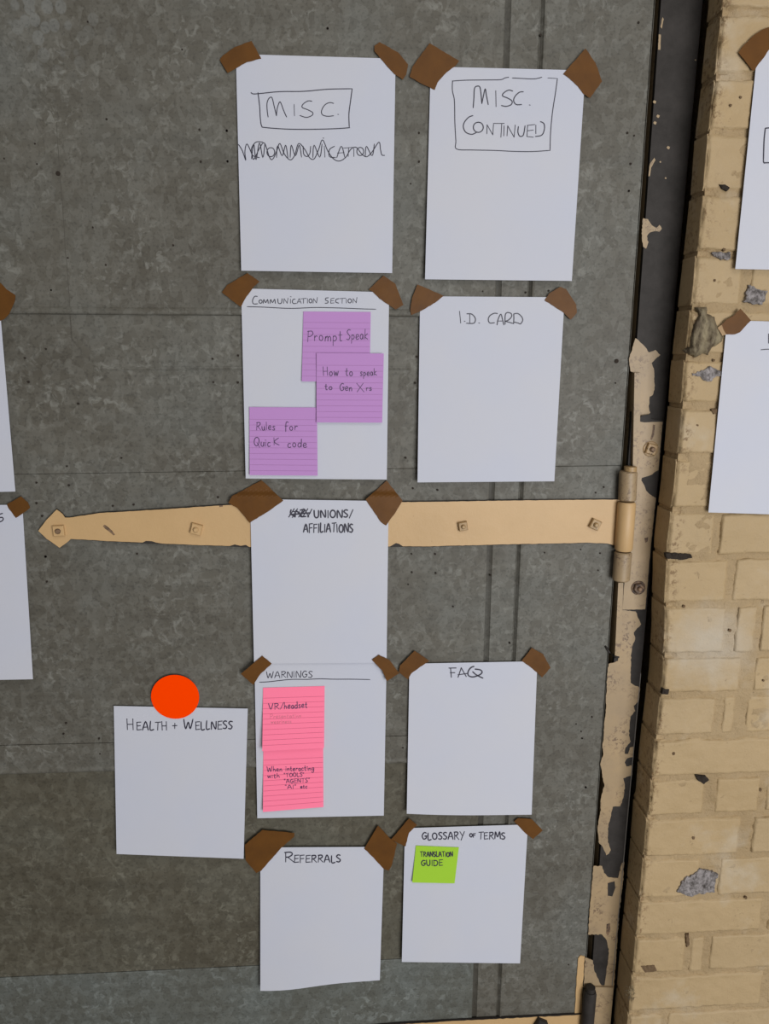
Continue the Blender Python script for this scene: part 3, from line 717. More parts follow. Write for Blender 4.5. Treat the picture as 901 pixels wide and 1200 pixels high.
# single-line hand letters on a unit box (x right, y down: 0 top of capital, 1 baseline), with advance width
G = {
 'A': (0.75, [[(0,1),(0.36,0),(0.72,1)],[(0.12,0.66),(0.62,0.62)]]), 'B': (0.65, [[(0.05,0),(0.03,1)],[(0.05,0),(0.5,0.1),(0.45,0.4),(0.05,0.48),(0.6,0.6),(0.5,0.95),(0.03,1)]]),
 'C': (0.65, [[(0.62,0.08),(0.3,0.05),(0.03,0.5),(0.25,0.95),(0.62,0.9)]]), 'D': (0.72, [[(0.08,0.02),(0.06,1)],[(0,0.03),(0.5,0.1),(0.7,0.5),(0.45,0.95),(0.02,1)]]),
 'E': (0.6, [[(0.08,0.03),(0.06,1)],[(0.06,0.04),(0.58,0)],[(0.07,0.5),(0.5,0.46)],[(0.06,1),(0.6,0.95)]]), 'F': (0.58, [[(0.08,0.03),(0.06,1.02)],[(0.06,0.04),(0.58,0)],[(0.07,0.5),(0.5,0.46)]]),
 'G': (0.72, [[(0.62,0.1),(0.3,0.04),(0.03,0.5),(0.25,0.97),(0.6,0.85),(0.62,0.55),(0.38,0.55),(0.72,0.53)]]), 'H': (0.7, [[(0.06,0),(0.08,1)],[(0.62,0),(0.62,1)],[(0.07,0.52),(0.62,0.5)]]),
 'I': (0.18, [[(0.08,0.02),(0.08,1)]]), 'K': (0.6, [[(0.06,0),(0.06,1)],[(0.55,0.02),(0.08,0.55),(0.58,1)]]), 'L': (0.52, [[(0.06,0),(0.06,1),(0.5,0.96)]]),
 'M': (0.85, [[(0.02,1),(0.12,0.02),(0.42,0.75),(0.72,0.0),(0.84,1)]]), 'N': (0.72, [[(0.05,1),(0.06,0.05),(0.62,0.98),(0.66,0)]]),
 'O': (0.72, [ell(0.35,0.52,0.33,0.46)]), 'P': (0.6, [[(0.08,0),(0.06,1.05)],[(0,0.05),(0.45,0.02),(0.6,0.28),(0.35,0.52),(0.08,0.54)]]),
 'Q': (0.85, [ell(0.38,0.48,0.36,0.46),[(0.42,0.6),(0.85,1.1)]]), 'R': (0.68, [[(0.08,0.02),(0.06,1)],[(0,0.05),(0.45,0.02),(0.56,0.25),(0.3,0.5),(0.08,0.52)],[(0.22,0.52),(0.66,1)]]),
 'S': (0.55, [[(0.52,0.06),(0.25,0),(0.04,0.22),(0.26,0.47),(0.5,0.7),(0.32,0.98),(0,0.92)]]), 'T': (0.65, [[(0,0.04),(0.66,0)],[(0.34,0.03),(0.32,1)]]),
 'U': (0.66, [[(0.04,0),(0.06,0.75),(0.3,1),(0.55,0.78),(0.6,0)]]), 'V': (0.66, [[(0,0),(0.3,1),(0.64,0)]]), 'W': (0.98, [[(0,0.02),(0.22,1),(0.48,0.3),(0.7,1),(0.96,0)]]),
 'X': (0.7, [[(0.02,0),(0.66,1)],[(0.62,0),(0.04,1)]]), 'Y': (0.66, [[(0,0),(0.32,0.5)],[(0.64,0),(0.16,1.12)]]), '/': (0.4, [[(0.42,-0.05),(0.0,1.05)]]),
 '+': (0.6, [[(0.3,0.25),(0.3,0.85)],[(0.02,0.55),(0.58,0.52)]]), '.': (0.15, [[(0.05,0.96)]]), '"': (0.3, [[(0.06,-0.02),(0.04,0.2)],[(0.22,-0.02),(0.2,0.2)]]), ' ': (0.5, []),
 'a': (0.5, [[(0.42,0.55),(0.2,0.5),(0.04,0.78),(0.18,1),(0.38,0.85),(0.42,0.52),(0.46,1)]]), 'c': (0.42, [[(0.4,0.56),(0.18,0.52),(0.03,0.78),(0.16,1),(0.42,0.94)]]),
 'd': (0.5, [[(0.42,0.58),(0.16,0.52),(0.03,0.8),(0.16,1),(0.4,0.85),(0.44,0.02),(0.44,1)]]), 'e': (0.46, [[(0.05,0.78),(0.38,0.72),(0.34,0.52),(0.12,0.54),(0.03,0.82),(0.18,1),(0.46,0.92)]]),
 'f': (0.42, [[(0.44,0.08),(0.26,0),(0.14,0.25),(0.12,1.15)],[(0,0.52),(0.36,0.5)]]), 'g': (0.5, [[(0.42,0.55),(0.18,0.52),(0.04,0.78),(0.2,0.98),(0.4,0.8),(0.44,0.52),(0.42,1.2),(0.2,1.4),(0.02,1.25)]]),
 'h': (0.5, [[(0.06,0),(0.05,1)],[(0.06,0.75),(0.25,0.52),(0.42,0.68),(0.44,1)]]), 'i': (0.18, [[(0.08,0.52),(0.08,1)],[(0.09,0.3)]]), 'k': (0.5, [[(0.06,0),(0.05,1)],[(0.42,0.45),(0.07,0.75),(0.48,1)]]),
 'l': (0.18, [[(0.08,0),(0.08,1)]]), 'm': (0.7, [[(0.04,1),(0.05,0.55),(0.08,0.7),(0.22,0.52),(0.32,0.65),(0.33,1)],[(0.33,0.7),(0.48,0.52),(0.62,0.66),(0.64,1)]]),
 'n': (0.48, [[(0.05,1),(0.05,0.52),(0.08,0.7),(0.25,0.52),(0.4,0.66),(0.42,1)]]), 'o': (0.48, [ell(0.23,0.77,0.19,0.24)]), 'p': (0.5, [[(0.06,0.52),(0.05,1.45)],[(0.06,0.65),(0.28,0.52),(0.44,0.76),(0.26,1),(0.06,0.92)]]),
 'r': (0.38, [[(0.05,0.52),(0.06,1)],[(0.06,0.75),(0.2,0.55),(0.38,0.58)]]), 's': (0.4, [[(0.36,0.55),(0.14,0.52),(0.08,0.68),(0.32,0.82),(0.28,1),(0.02,0.97)]]), 't': (0.4, [[(0.18,0.15),(0.17,0.95),(0.36,0.98)],[(0,0.5),(0.36,0.48)]]),
 'u': (0.48, [[(0.05,0.52),(0.06,0.9),(0.24,1),(0.4,0.85),(0.42,0.52),(0.45,1)]]), 'w': (0.62, [[(0.02,0.52),(0.14,1),(0.3,0.6),(0.44,1),(0.6,0.5)]]),
}
def text(s, x0, x1, base, cap, slope=0.0, seed=0, first=1.0):
    """strokes of a hand-written word fitted between two photo columns"""
    r = random.Random(seed + len(s)*31); gap = 0.16
    adv = [G[c][0] * (first if i == 0 else 1) + gap for i, c in enumerate(s)]
    sc = (x1 - x0) / (sum(adv) - gap); x = 0; out = []
    for i, c in enumerate(s):
        k = first if i == 0 else 1.0
        jy = r.uniform(-0.05, 0.05)*cap; sh = r.uniform(-0.05, 0.05); hs = r.uniform(0.93, 1.05)
        for st in G[c][1]:
            pp = []
            for u, v in st:
                X = x0 + (x + u*k)*sc - (v-1)*sh*cap
                Y = base + jy + (v-1)*cap*k*hs + slope*(X-x0)
                pp.append((X + r.uniform(-0.08, 0.08), Y + r.uniform(-0.08, 0.08)))
            out.append(pp)
        x += adv[i]
    return out

# ------------------------------------------------------------------ sheets of paper
def mixp(a, b, t): return (a[0]+(b[0]-a[0])*t, a[1]+(b[1]-a[1])*t)
class Sheet:
    """a sheet hung on the plane; its four corners are given as photo pixels"""
    def __init__(s, name, TL, TR, BR, BL, d0, curl, mt, label, cat, group=None, bow=0.0, wave=None, nx=12, ny=14, thick=0.00022, side=0.0, tilt=0.0):
        s.c = (TL, TR, BR, BL); s.d0, s.curl, s.bow, s.side, s.tilt = d0, curl, bow, side, tilt
        s.wave = wave
        V, B_ = [], []
        for j in range(ny+1):
            for i in range(nx+1):
                u, v = i/nx, j/ny
                x, y = s.px(u, v); d = s.dep(u, v)
                V.append(P(x, y, d))
        n = len(V); V += [v + Vector((0, thick, 0)) for v in V]
        Fc = []
        k = nx+1
        for j in range(ny):
            for i in range(nx):
                q = [j*k+i, j*k+i+1, (j+1)*k+i+1, (j+1)*k+i]; Fc.append(q); Fc.append([a+n for a in reversed(q)])
        ring = [i for i in range(k)] + [j*k+nx for j in range(1, ny+1)] + [ny*k+i for i in range(nx-1, -1, -1)] + [j*k for j in range(ny-1, 0, -1)]
        for a, b in zip(ring, ring[1:]+ring[:1]): Fc.append([a, b, b+n, a+n])
        s.o = obj(name, V, Fc, mt, None, True, 40)
        m = s.o.data
        rebase(s.o, P(*s.px(0.5, 0.0), d0))
        setp(s.o, label, cat, group)
    def px(s, u, v):
        TL, TR, BR, BL = s.c
        a = mixp(mixp(TL, TR, u), mixp(BL, BR, u), v)
        if s.wave: a = (a[0], a[1] + s.wave(u) * v**3)
        return a
    def dep(s, u, v):
        return s.d0 + s.curl * v**1.6 + s.bow * math.sin(math.pi*min(max(u,0),1)) * (0.25 + 0.75*v) + s.side * u * v + s.tilt * (1-u) * v
    def uv(s, x, y):
        u, v = 0.5, 0.5
        for _ in range(8):
            a = s.px(u, v); e = (x-a[0], y-a[1])
            du = s.px(u+0.01, v); dv = s.px(u, v+0.01)
            ax, ay = (du[0]-a[0])/0.01, (du[1]-a[1])/0.01; bx, by = (dv[0]-a[0])/0.01, (dv[1]-a[1])/0.01
            det = ax*by - bx*ay
            u += (e[0]*by - bx*e[1])/det; v += (ax*e[1] - e[0]*ay)/det
        return u, v
    def d(s, x, y):
        u, v = s.uv(x, y); return s.dep(min(max(u,-0.02),1.02), min(max(v,-0.02),1.02))
    def write(s, strokes, width, mt=None, name='handwriting'):
        return ribbons(name, strokes, s.d, width, mt or M_ink, s.o)
    def rules(s, ts, mt, width=0.45):
        st = [[s.px(0.005, t), s.px(0.25, t), s.px(0.5, t), s.px(0.75, t), s.px(0.995, t)] for t in ts]
        return ribbons('ruled_lines', st, s.d, width, mt, s.o, 0.0002)

def tape(pts, d, label, seed=0, fn=None, cell=None, mt=None):
    fr = fn if fn else d
    bk = (lambda x, y: fn(x, y) - 0.0004) if fn else d - 0.0004
    o = plate('brown_tape', jag(pts, 0.25, 3.0, seed), fr, bk, mt or M_tape, None, cell)
    cx = sum(p[0] for p in pts)/len(pts); cy_ = sum(p[1] for p in pts)/len(pts)
    rebase(o, P(cx, cy_, d)); setp(o, label, 'tape'); return o

TP = 0.0042
A = lambda p: crop(p, 240, 30, 3.75)
misc = Sheet('paper_sheet', (276.3,63.3), (463.5,68.7), (459.5,320), (282.7,317.2), 0.0032, 0.006, M_paper, 'white paper sheet headed MISC. in a drawn box above a scribbled-out word', 'paper', bow=0.001)
tape(A([(65,150),(80,130),(130,95),(205,67),(248,145),(185,160),(100,208)]), TP, 'brown tape piece on the top left corner of the boxed MISC. sheet', 1)
tape(A([(745,88),(768,72),(800,90),(850,118),(893,170),(885,215),(870,238),(832,212),(790,165),(745,112)]), TP, 'brown tape piece on the top right corner of the boxed MISC. sheet', 2)
K = lambda p: crop(p, 290, 90, 5.3)
misc.write([K(s) for s in [[(22,98),(35,106),(75,104),(200,92),(350,90),(500,77),(650,74)], [(650,74),(640,150),(630,230),(632,316)], [(65,98),(75,180),(80,260),(88,305),(110,315),(250,325),(400,326),(550,322),(635,316)]]], 1.15, name='heading_box')
st = [K(s) for s in [[(128,250),(122,205),(122,160),(135,132),(152,130),(165,180),(180,242)],[(180,242),(184,200),(197,160),(207,162),(225,210),(243,250)],[(290,172),(292,242)],[(400,152),(375,150),(345,170),(340,190),(375,205),(405,222),(400,240),(365,252),(325,240)],[(535,165),(510,160),(480,175),(460,210),(465,235),(495,245),(535,242)],[(563,233)]]]
st += [A(s) for s in [[(255,512),(225,512),(205,540),(210,570),(240,580)], [(205,585),(215,520),(225,590),(240,515),(255,580),(264,520)], ell(290,556,17,20), [(315,580),(320,528),(340,572),(355,525),(365,580)], [(375,580),(380,525),(398,572),(415,525),(425,578)],
   [(432,530),(435,565),(450,575),(462,560),(465,530)], [(475,580),(480,525),(505,578),(515,520)], [(525,530),(528,578)], [(521,494)], [(570,530),(548,545),(548,575),(575,580)], [(580,580),(600,530),(615,578)], [(583,560),(612,558)], [(610,538),(650,535)], [(632,537),(630,575)], [(655,540),(655,575)], ell(683,553,15,18), [(705,575),(710,530),(735,572),(745,520)],
   [(148,522),(165,550),(180,592),(176,555),(185,520),(205,560),(215,588),(240,540),(262,516),(285,580),(300,585),(318,545),(330,518),(350,565),(375,590),(395,570),(412,518),(440,545),(460,580),(480,586),(500,545),(517,502),(540,550),(565,585),(592,595),(620,578),(640,545),(665,535),(690,565),(712,576),(735,555),(765,512),(772,545),(778,568),(790,570)]]]
misc.write(st, 1.05)

A = lambda p: crop(p, 470, 30, 3.75)
cont = Sheet('paper_sheet', (504.6,78), (685.9,82.5), (670,329.2), (498,327.3), 0.0032, 0.007, M_paper, 'white paper sheet headed MISC. CONTINUED inside a drawn box', 'paper', bow=0.0012)
tape(A([(37,225),(50,180),(125,77),(255,155),(235,180),(200,205),(160,250),(148,283),(100,260)]), TP, 'brown tape piece on the top left corner of the MISC. CONTINUED sheet', 3)
tape(A([(712,213),(810,100),(855,165),(883,245),(830,318),(800,300),(775,265),(730,225)]), TP, 'brown tape piece on the top right corner of the MISC. CONTINUED sheet', 4)
K = lambda p: crop(p, 520, 85, 6.007)
cont.write([K(s) for s in [[(60,60),(150,54),(300,52),(400,50),(430,38),(457,33)],[(482,38),(560,42),(640,44),(690,33)],[(733,38),(800,42)],[(800,42),(785,150),(765,280),(752,420),(748,548)],[(62,58),(60,95),(62,135),(75,200),(78,350),(85,480),(90,538),(200,545),(350,548),(500,555),(620,556),(748,548)]]], 1.05, name='heading_box')
cont.write([K(s) for s in [[(207,248),(212,180),(217,110),(240,95),(255,105),(262,150),(268,218)],[(268,218),(280,160),(292,115),(300,160),(313,226)],[(366,128),(368,240)],[(485,130),(455,124),(420,145),(415,165),(450,180),(480,200),(475,225),(440,238),(405,232)],[(560,135),(530,140),(500,170),(492,200),(510,225),(548,225)],[(605,228)],
   [(205,303),(175,315),(145,350),(138,385),(155,420),(195,435),(230,422)], ell(243,385,35,36), [(303,430),(305,368)],[(305,368),(345,438)],[(345,438),(350,365)],[(350,358),(425,358)],[(408,360),(402,455)],[(425,375),(422,445)],[(445,445),(450,375)],[(450,375),(495,455)],[(495,455),(503,370)],[(525,380),(522,420),(535,448),(560,440),(572,375)],[(590,372),(585,450)],[(585,450),(630,455)],[(588,372),(640,366)],[(588,410),(630,405)],[(648,370),(648,430)],[(680,345),(705,360),(708,400),(690,440),(645,450)]]], 1.25)

A = lambda p: crop(p, 250, 310, 3.75)
comm = Sheet('paper_sheet', (282.5,338), (455.9,342.5), (453.2,562), (287.9,560.7), 0.0032, 0.006, M_paper, 'white paper sheet headed COMMUNICATION SECTION behind three purple notes', 'paper', bow=0.0006)
tape(A([(37,122),(60,90),(150,37),(203,75),(175,100),(140,150),(120,187)]), TP, 'brown tape piece on the top left corner of the COMMUNICATION SECTION sheet', 5)
tape(A([(682,110),(748,48),(800,85),(835,178),(800,198),(730,150),(700,120)]), TP, 'brown tape piece on the top right corner of the COMMUNICATION SECTION sheet', 6)
K = lambda p: crop(p, 280, 335, 5.006)
cm = [[(108,62),(92,62),(80,85),(85,105),(110,105)], ell(127,92,9,10), [(142,103),(146,80),(157,98),(168,80),(172,103)], [(182,103),(186,80),(197,98),(209,79),(214,103)], [(228,75),(230,98),(240,104),(250,98),(253,75)], [(262,102),(265,75)],[(265,75),(283,102)],[(283,102),(288,72)], [(302,78),(302,102)],[(304,63)], [(330,78),(318,80),(313,95),(322,104),(335,102)],
  [(340,103),(353,75)],[(353,75),(365,102)],[(343,95),(362,93)],[(362,76),(395,73)],[(379,75),(378,102)],[(402,75),(402,101)], ell(420,88,9,12), [(435,102),(438,75)],[(438,75),(455,100)],[(455,100),(460,68)],
  [(525,70),(510,72),(508,83),(522,90),(520,100),(505,102)],[(540,75),(538,102)],[(538,102),(558,100)],[(540,75),(558,72)],[(539,87),(555,86)],[(585,75),(570,80),(568,95),(585,101)],[(590,75),(625,72)],[(606,75),(605,102)],[(630,76),(630,101)], ell(650,88,10,12), [(668,100),(670,75)],[(670,75),(688,99)],[(688,99),(692,68)]]
comm.write([K(s) for s in cm], 1.0)
comm.write([K([(48,122),(150,125),(300,132),(450,127),(600,130),(720,135),(803,137)])], 0.95, name='underline')
def note(TL, TR, BR, BL, d0, curl, mt, label, **kw):
    return Sheet('sticky_note', TL, TR, BR, BL, d0, curl, mt, label, 'sticky note', nx=8, ny=8, **kw)
n1 = note((355.5,365), (434.4,365.6), (433,447.5), (353.5,446.9), 0.0052, 0.0035, M_purple, 'purple lined sticky note reading Prompt Speak')
n1.rules([0.155+0.0855*i for i in range(10)], M_purple_line)
n1.write(text('Prompt', 360, 401, 399.5, 12.5, 0.0, 2) + text('Speak', 406, 431, 398, 11.5, 0.0, 3), 0.95, M_purple_ink)
n2 = note((370.8,413.8), (449.7,414.2), (447.8,495.3), (370.8,495), 0.0092, 0.0035, M_purple, 'purple lined sticky note reading How to speak to Gen Xrs')
n2.rules([0.175+0.0835*i for i in range(10)], M_purple_line)
n2.write(text('How', 378.5, 396.5, 440, 10.5, 0, 1) + text('to', 404.5, 413.5, 440, 10, 0, 2) + text('speak', 422, 441.5, 440, 8.5, 0, 3) + text('to', 380.5, 389.5, 457, 8, 0, 4) + text('Gen', 398, 412.5, 458, 9, 0, 5) + text('X', 418, 427, 459, 10, 0, 6) + text('rs', 429, 435.5, 457.5, 7, 0, 7), 1.0, M_purple_ink)
n3 = note((292.2,477), (371.4,477.5), (372.2,557.4), (292.5,556.8), 0.0088, 0.0050, M_purple, 'purple lined sticky note reading Rules for Quick code')
n3.rules([0.18+0.0835*i for i in range(10)], M_purple_line)
n3.write(text('Rules', 300.3, 322.3, 504, 9.5, 0, 1) + text('for', 333.8, 348.5, 504, 9.5, 0, 2) + text('Quick', 297.5, 322, 523, 10.5, 0, 3)[:-2] + text('K', 320.5, 327.3, 522, 9, 0, 1) + text('code', 337, 359.5, 524, 10, 0, 4), 0.95, M_purple_ink)

A = lambda p: crop(p, 470, 320, 3.75)
idc = Sheet('paper_sheet', (492.2,347.2), (661.5,348.3), (649.5,564), (489.2,565.3), 0.0032, 0.008, M_paper, 'white paper sheet headed I.D. CARD, otherwise blank', 'paper', bow=0.001)
tape(A([(40,165),(48,110),(72,50),(188,100),(150,130),(90,165),(45,185)]), TP, 'brown tape piece on the top left corner of the I.D. CARD sheet', 7)
tape(A([(630,120),(650,90),(700,60),(725,70),(770,140),(772,175),(745,205),(715,175),(670,145)]), TP, 'brown tape piece on the top right corner of the I.D. CARD sheet', 8)
K = lambda p: crop(p, 530, 355, 10.01)
idc.write([K(s) for s in [[(85,98),(98,235)],[(145,215)],[(205,135),(205,235)],[(170,128),(225,130),(265,170),(270,210),(245,240),(165,238)],[(315,235)],[(530,125),(490,122),(440,150),(422,195),(440,235),(495,232)],[(525,258),(535,200),(560,140),(575,140),(590,200),(605,258)],[(530,212),(595,212)],[(620,250),(618,180),(625,130),(650,112),(690,125),(695,160),(660,200),(620,215)],[(620,215),(660,225),(710,240)],[(718,245),(722,180),(720,130)],[(722,128),(770,125),(815,165),(825,205),(800,245),(770,235),(725,225)]]], 1.25)

# sheet over the strap hinge
dU = ST + 0.0022
uni = Sheet('paper_sheet', (293,584.8), (455.3,587.2), (452.9,776.6), (297.6,777.6), dU, 0.0028, M_paper, 'white paper sheet headed UNIONS/ AFFILIATIONS hanging over the strap hinge', 'paper', bow=0.0008)
uni.write([crop(s, 330, 590, 9.484) for s in [[(80,150),(140,60)],[(105,70),(100,110),(150,150)],[(120,155),(175,60)],[(125,90),(200,95)],[(150,150),(160,80),(230,150)],[(190,150),(245,60)],[(205,75),(260,70),(205,140),(270,145)],[(235,150),(290,60)],[(265,80),(300,150)],[(290,150),(335,65)],[(90,125),(250,110),(320,105)]]] + text('UNIONS/', 368, 413, 606.6, 9, 0, 5) + text('AFFILIATIONS', 355.5, 413.5, 623.6, 10, 0, 9), 1.75)
def step(x, y):
    t = min(max((y - 574.0) / 8.5, 0), 1); t = t*t*(3-2*t)
    return 0.0022 + (dU + 0.0012 - 0.0022) * t
A = lambda p: crop(p, 260, 560, 3.754)
tape(A([(28,110),(45,80),(175,10),(270,100),(215,140),(122,198),(100,170),(70,135)]), 0.004, 'large creased brown tape piece on the top left corner of the UNIONS/ AFFILIATIONS sheet', 9, step, (6, 1.5))
tape(A([(632,95),(725,12),(795,100),(765,150),(722,210),(700,195),(655,130)]), 0.004, 'creased brown tape piece on the top right corner of the UNIONS/ AFFILIATIONS sheet', 10, step, (6, 1.5))

dW = 0.0040
warn = Sheet('paper_sheet', (298,768), (453.1,766.9), (449.7,955.8), (301.5,958.9), dW, 0.001, M_paper, 'white paper sheet headed WARNINGS behind two pink notes', 'paper', bow=0.0006)
A = lambda p: crop(p, 270, 740, 4.286)
tape(A([(52,213),(160,122),(207,162),(150,215),(115,268)]), 0.0118, 'small brown tape piece on the top left corner of the WARNINGS sheet', 11)
tape(A([(710,142),(745,117),(800,145),(848,210),(785,250),(765,200)]), 0.0118, 'brown tape piece on the top right corner of the WARNINGS sheet', 12)
warn.write(text('WARNINGS', 312.3, 366, 794.6, 7.6, -0.012, 3), 0.95)
warn.write([crop([(40,245),(150,240),(280,225),(420,212),(600,212),(750,205),(900,210)], 300, 775, 10.01) + [(412,796.0),(433.5,796.4)]], 0.9, name='underline')
k2 = note((308.5,879), (378.7,876), (379,945.8), (308,951.6), dW + 0.0012, 0.007, M_pink, 'lower pink lined sticky note about interacting with tools and agents')
k2.rules([0.165+0.083*i for i in range(10)], M_pink_line)
k2.write(text('When', 313, 330.5, 904.3, 6.2, -0.03, 1) + text('interacting', 334.5, 368, 903.6, 6.2, -0.03, 2) + text('with', 313.5, 327.5, 911.8, 5.2, -0.03, 3) + text('"TOOLS"', 332.8, 356.5, 910.6, 4.6, -0.03, 4) + text('"AGENTS"', 333, 363, 918, 4.8, -0.04, 5) + text('"AI"', 334, 347, 924.4, 4.4, -0.03, 6) + text('etc', 352, 360, 924, 4.6, -0.03, 7), 0.8, M_purple_ink)
k1 = note((308.2,806), (380.4,804), (379.7,876.5), (307.3,880.3), dW + 0.0013, 0.012, M_pink, 'upper pink lined sticky note reading VR/headset')
k1.rules([0.165+0.083*i for i in range(10)], M_pink_line)
k1.write(text('VR/', 314.8, 332, 831.2, 7.2, -0.04, 1) + text('headset', 333, 360, 830.6, 8, -0.05, 2), 0.95, M_purple_ink)
k1.write(text('Presentation', 316.5, 353, 842, 5.2, -0.03, 4) + text('weariness', 317.5, 341.5, 848, 5, -0.02, 5), 0.5, M_ink2, name='faint_handwriting')

faq = Sheet('paper_sheet', (479.8,777.8), (629.6,774.9), (622.9,954.7), (476.6,953.6), 0.0032, 0.008, M_paper, 'white paper sheet headed FAQ, otherwise blank', 'paper', bow=0.001, wave=lambda u: 1.8*math.sin(math.pi*u)*(1-0.6*u))
A = lambda p: crop(p, 450, 740, 3.754)
tape(A([(65,180),(70,150),(135,85),(200,130),(160,155),(120,185),(105,212)]), TP, 'brown tape piece on the top left corner of the FAQ sheet', 13)
tape(A([(605,130),(650,72),(700,100),(732,160),(695,203),(672,180),(635,150)]), TP, 'brown tape piece on the top right corner of the FAQ sheet', 14)
K = lambda p: crop(p, 520, 775, 16.38)
faq.write([K(s) for s in [[(100,130),(235,128)],[(130,135),(145,305)],[(125,218),(210,218)],[(275,305),(335,125)],[(335,125),(430,292)],[(275,258),(440,235)],[(580,98),(530,115),(480,170),(462,240),(490,285),(560,300),(640,280),(710,245),(735,205),(700,165),(600,150)],[(555,200),(610,250),(680,290),(750,322)]]], 1.6)

health = Sheet('paper_sheet', (133.3,827.3), (290.3,830.4), (285.4,1006.4), (136.6,1000.8), 0.0032, 0.009, M_paper, 'white paper sheet headed HEALTH + WELLNESS hung by an orange dot', 'paper', bow=-0.0004)
health.write(text('H', 148.3, 157, 855.6, 13, 0, 1) + text('EALTH', 160, 195.8, 855.4, 10, 0, 2) + text('+', 202, 207.5, 855, 9.5, 0, 3) + text('W', 215, 226, 854, 11, 0, 4) + text('ELLNESS', 229, 272.3, 854.8, 9.5, -0.01, 5), 1.45)
cpt = P(205.2, 816.8, 0.0046); rad = 28.2 / F_PX * 1.27
q0 = P(205.2 - 28.2, 816.8, 0.0046); q1 = P(205.2 + 28.2, 816.8, 0.0046); rad = (q1 - q0).length / 2
n = 48; V = [cpt + Vector((rad*math.cos(2*math.pi*i/n), 0, rad*math.sin(2*math.pi*i/n))) for i in range(n)]
V += [v + Vector((0, 0.0005, 0)) for v in V]
o = obj('round_sticker', V, [list(range(n)), list(range(2*n-1, n-1, -1))] + [[i, (i+1)%n, n+(i+1)%n, n+i] for i in range(n)], M_orange)
rebase(o, cpt); setp(o, 'bright orange round sticker holding the HEALTH + WELLNESS sheet', 'sticker')

ref = Sheet('paper_sheet', (305,993.1), (450.2,992.4), (445,1148.5), (305,1161), 0.0032, 0.010, M_paper, 'white paper sheet headed REFERRALS with a wavy bottom edge', 'paper', bow=0.003, wave=lambda u: (2.4*math.sin(math.pi*u*1.9)*(1-u)) + 0.2)
A = lambda p: crop(p, 270, 940, 4.29)
tape(A([(72,215),(160,140),(322,155),(320,175),(255,230),(155,345),(130,357),(75,290)]), TP + 0.001, 'large brown tape piece on the top left corner of the REFERRALS sheet', 15)
tape(A([(672,235),(742,118),(805,185),(838,210),(810,320),(795,345),(770,335),(690,250)]), TP + 0.001, 'brown tape piece on the top right corner of the REFERRALS sheet', 16)
ref.write(text('R', 333.8, 344.5, 1010.6, 12, 0, 1) + text('EFERRALS', 344.5, 399.3, 1010.8, 8.6, -0.005, 2), 1.45)

glo = Sheet('paper_sheet', (474.5,970.6), (618.5,966.2), (609.3,1129), (470.8,1127.3), 0.0032, 0.007, M_paper, 'white paper sheet headed GLOSSARY OF TERMS behind a green note', 'paper', bow=0.0008)
A = lambda p: crop(p, 450, 940, 3.754)
tape(A([(30,165),(110,72),(145,100),(110,135),(95,195),(60,180)]), TP, 'brown tape piece on the top left corner of the GLOSSARY OF TERMS sheet', 17)
tape(A([(572,85),(590,70),(650,75),(698,125),(655,163),(625,140)]), TP, 'brown tape piece on the top right corner of the GLOSSARY OF TERMS sheet', 18)
glo.write(text('GLOSSARY', 494.3, 544.3, 983.8, 8.4, -0.01, 1) + text('OF', 550.3, 557, 981, 4.4, 0, 2) + text('TERMS', 560.8, 592, 983.3, 8, -0.005, 3), 1.4)
gn = note((487.3,991), (537.7,993), (532.6,1035.2), (483,1034.2), 0.0048, 0.005, M_green, 'small bright green sticky note reading TRANSLATION GUIDE')
gn.write(text('TRANSLATION', 492.6, 530.4, 1003.8, 5.6, 0.0, 3) + text('GUIDE', 493.5, 518.6, 1014.6, 6.6, -0.02, 4), 1.25)

# sheets cut by the left side of the frame
l1 = Sheet('paper_sheet', (-182,352), (-0.6,356), (18,576), (-156,580), 0.0032, 0.012, M_paper, 'blank white paper sheet cut off by the left edge, upper of two', 'paper', bow=0.001, side=0.004)
tape([(-16,352),(-6,338),(0,331),(7.5,339),(18,346),(17.5,352.5),(11,367.5),(5,374),(0,376),(-6,370)], TP, 'brown tape piece at the left edge of the photo beside the upper left sheet', 19)
l2 = Sheet('paper_sheet', (-150,592), (26.2,591.6), (38.6,796), (-126,799), 0.0032, 0.011, M_paper, 'white paper sheet cut off by the left edge, lower of two, heading ending in S', 'paper', bow=0.001, side=0.003)
l2.write([crop(s, 0, 560, 15) for s in [[(45,625),(10,635),(-25,655),(0,695),(40,695),(58,725),(30,760),(-30,780)]]], 1.3)
tape(crop([(120,465),(370,325),(490,430),(530,525),(470,575),(380,640),(280,705),(140,520)], 0, 560, 15), TP, 'small dark brown tape piece near the arrow tip of the strap hinge', 21)

# sheets on the brick wall
DP = DB + 0.0035
r1 = Sheet('paper_sheet', (888.5,50), (1075,56), (1046,319), (861.5,315.2), DP, 0.004, M_paper, 'white paper sheet on the brick wall, upper one, with part of a drawn box', 'paper', bow=0.001)
r1.write([crop(s, 860, 130, 17.15) for s in [[(1400,300),(1000,325),(703,340),(630,350)],[(630,350),(605,600),(592,1000)],[(592,1000),(610,1045),(703,1040),(1400,1050)]]], 1.5, name='heading_box')
tape(crop([(500,460),(545,400),(650,290),(700,240),(810,165),(901,130),(1010,110),(1060,250),(960,340),(901,425),(840,520),(765,610),(715,695),(685,700),(620,610)], 820, 20, 11.12), DP + 0.0012, 'wide brown tape piece at the top right corner of the photo on the bricks', 22)
r2 = Sheet('paper_sheet', (851.8,375.4), (1034,380), (1008,606), (830,600.5), DP, 0.004, M_paper, 'white paper sheet on the brick wall, lower one, with part of an underlined heading', 'paper', bow=0.001)
r2.write([crop(s, 820, 340, 11.12) for s in [[(897,572),(897,690)],[(897,575),(960,570)],[(897,630),(950,628)]]], 1.6)
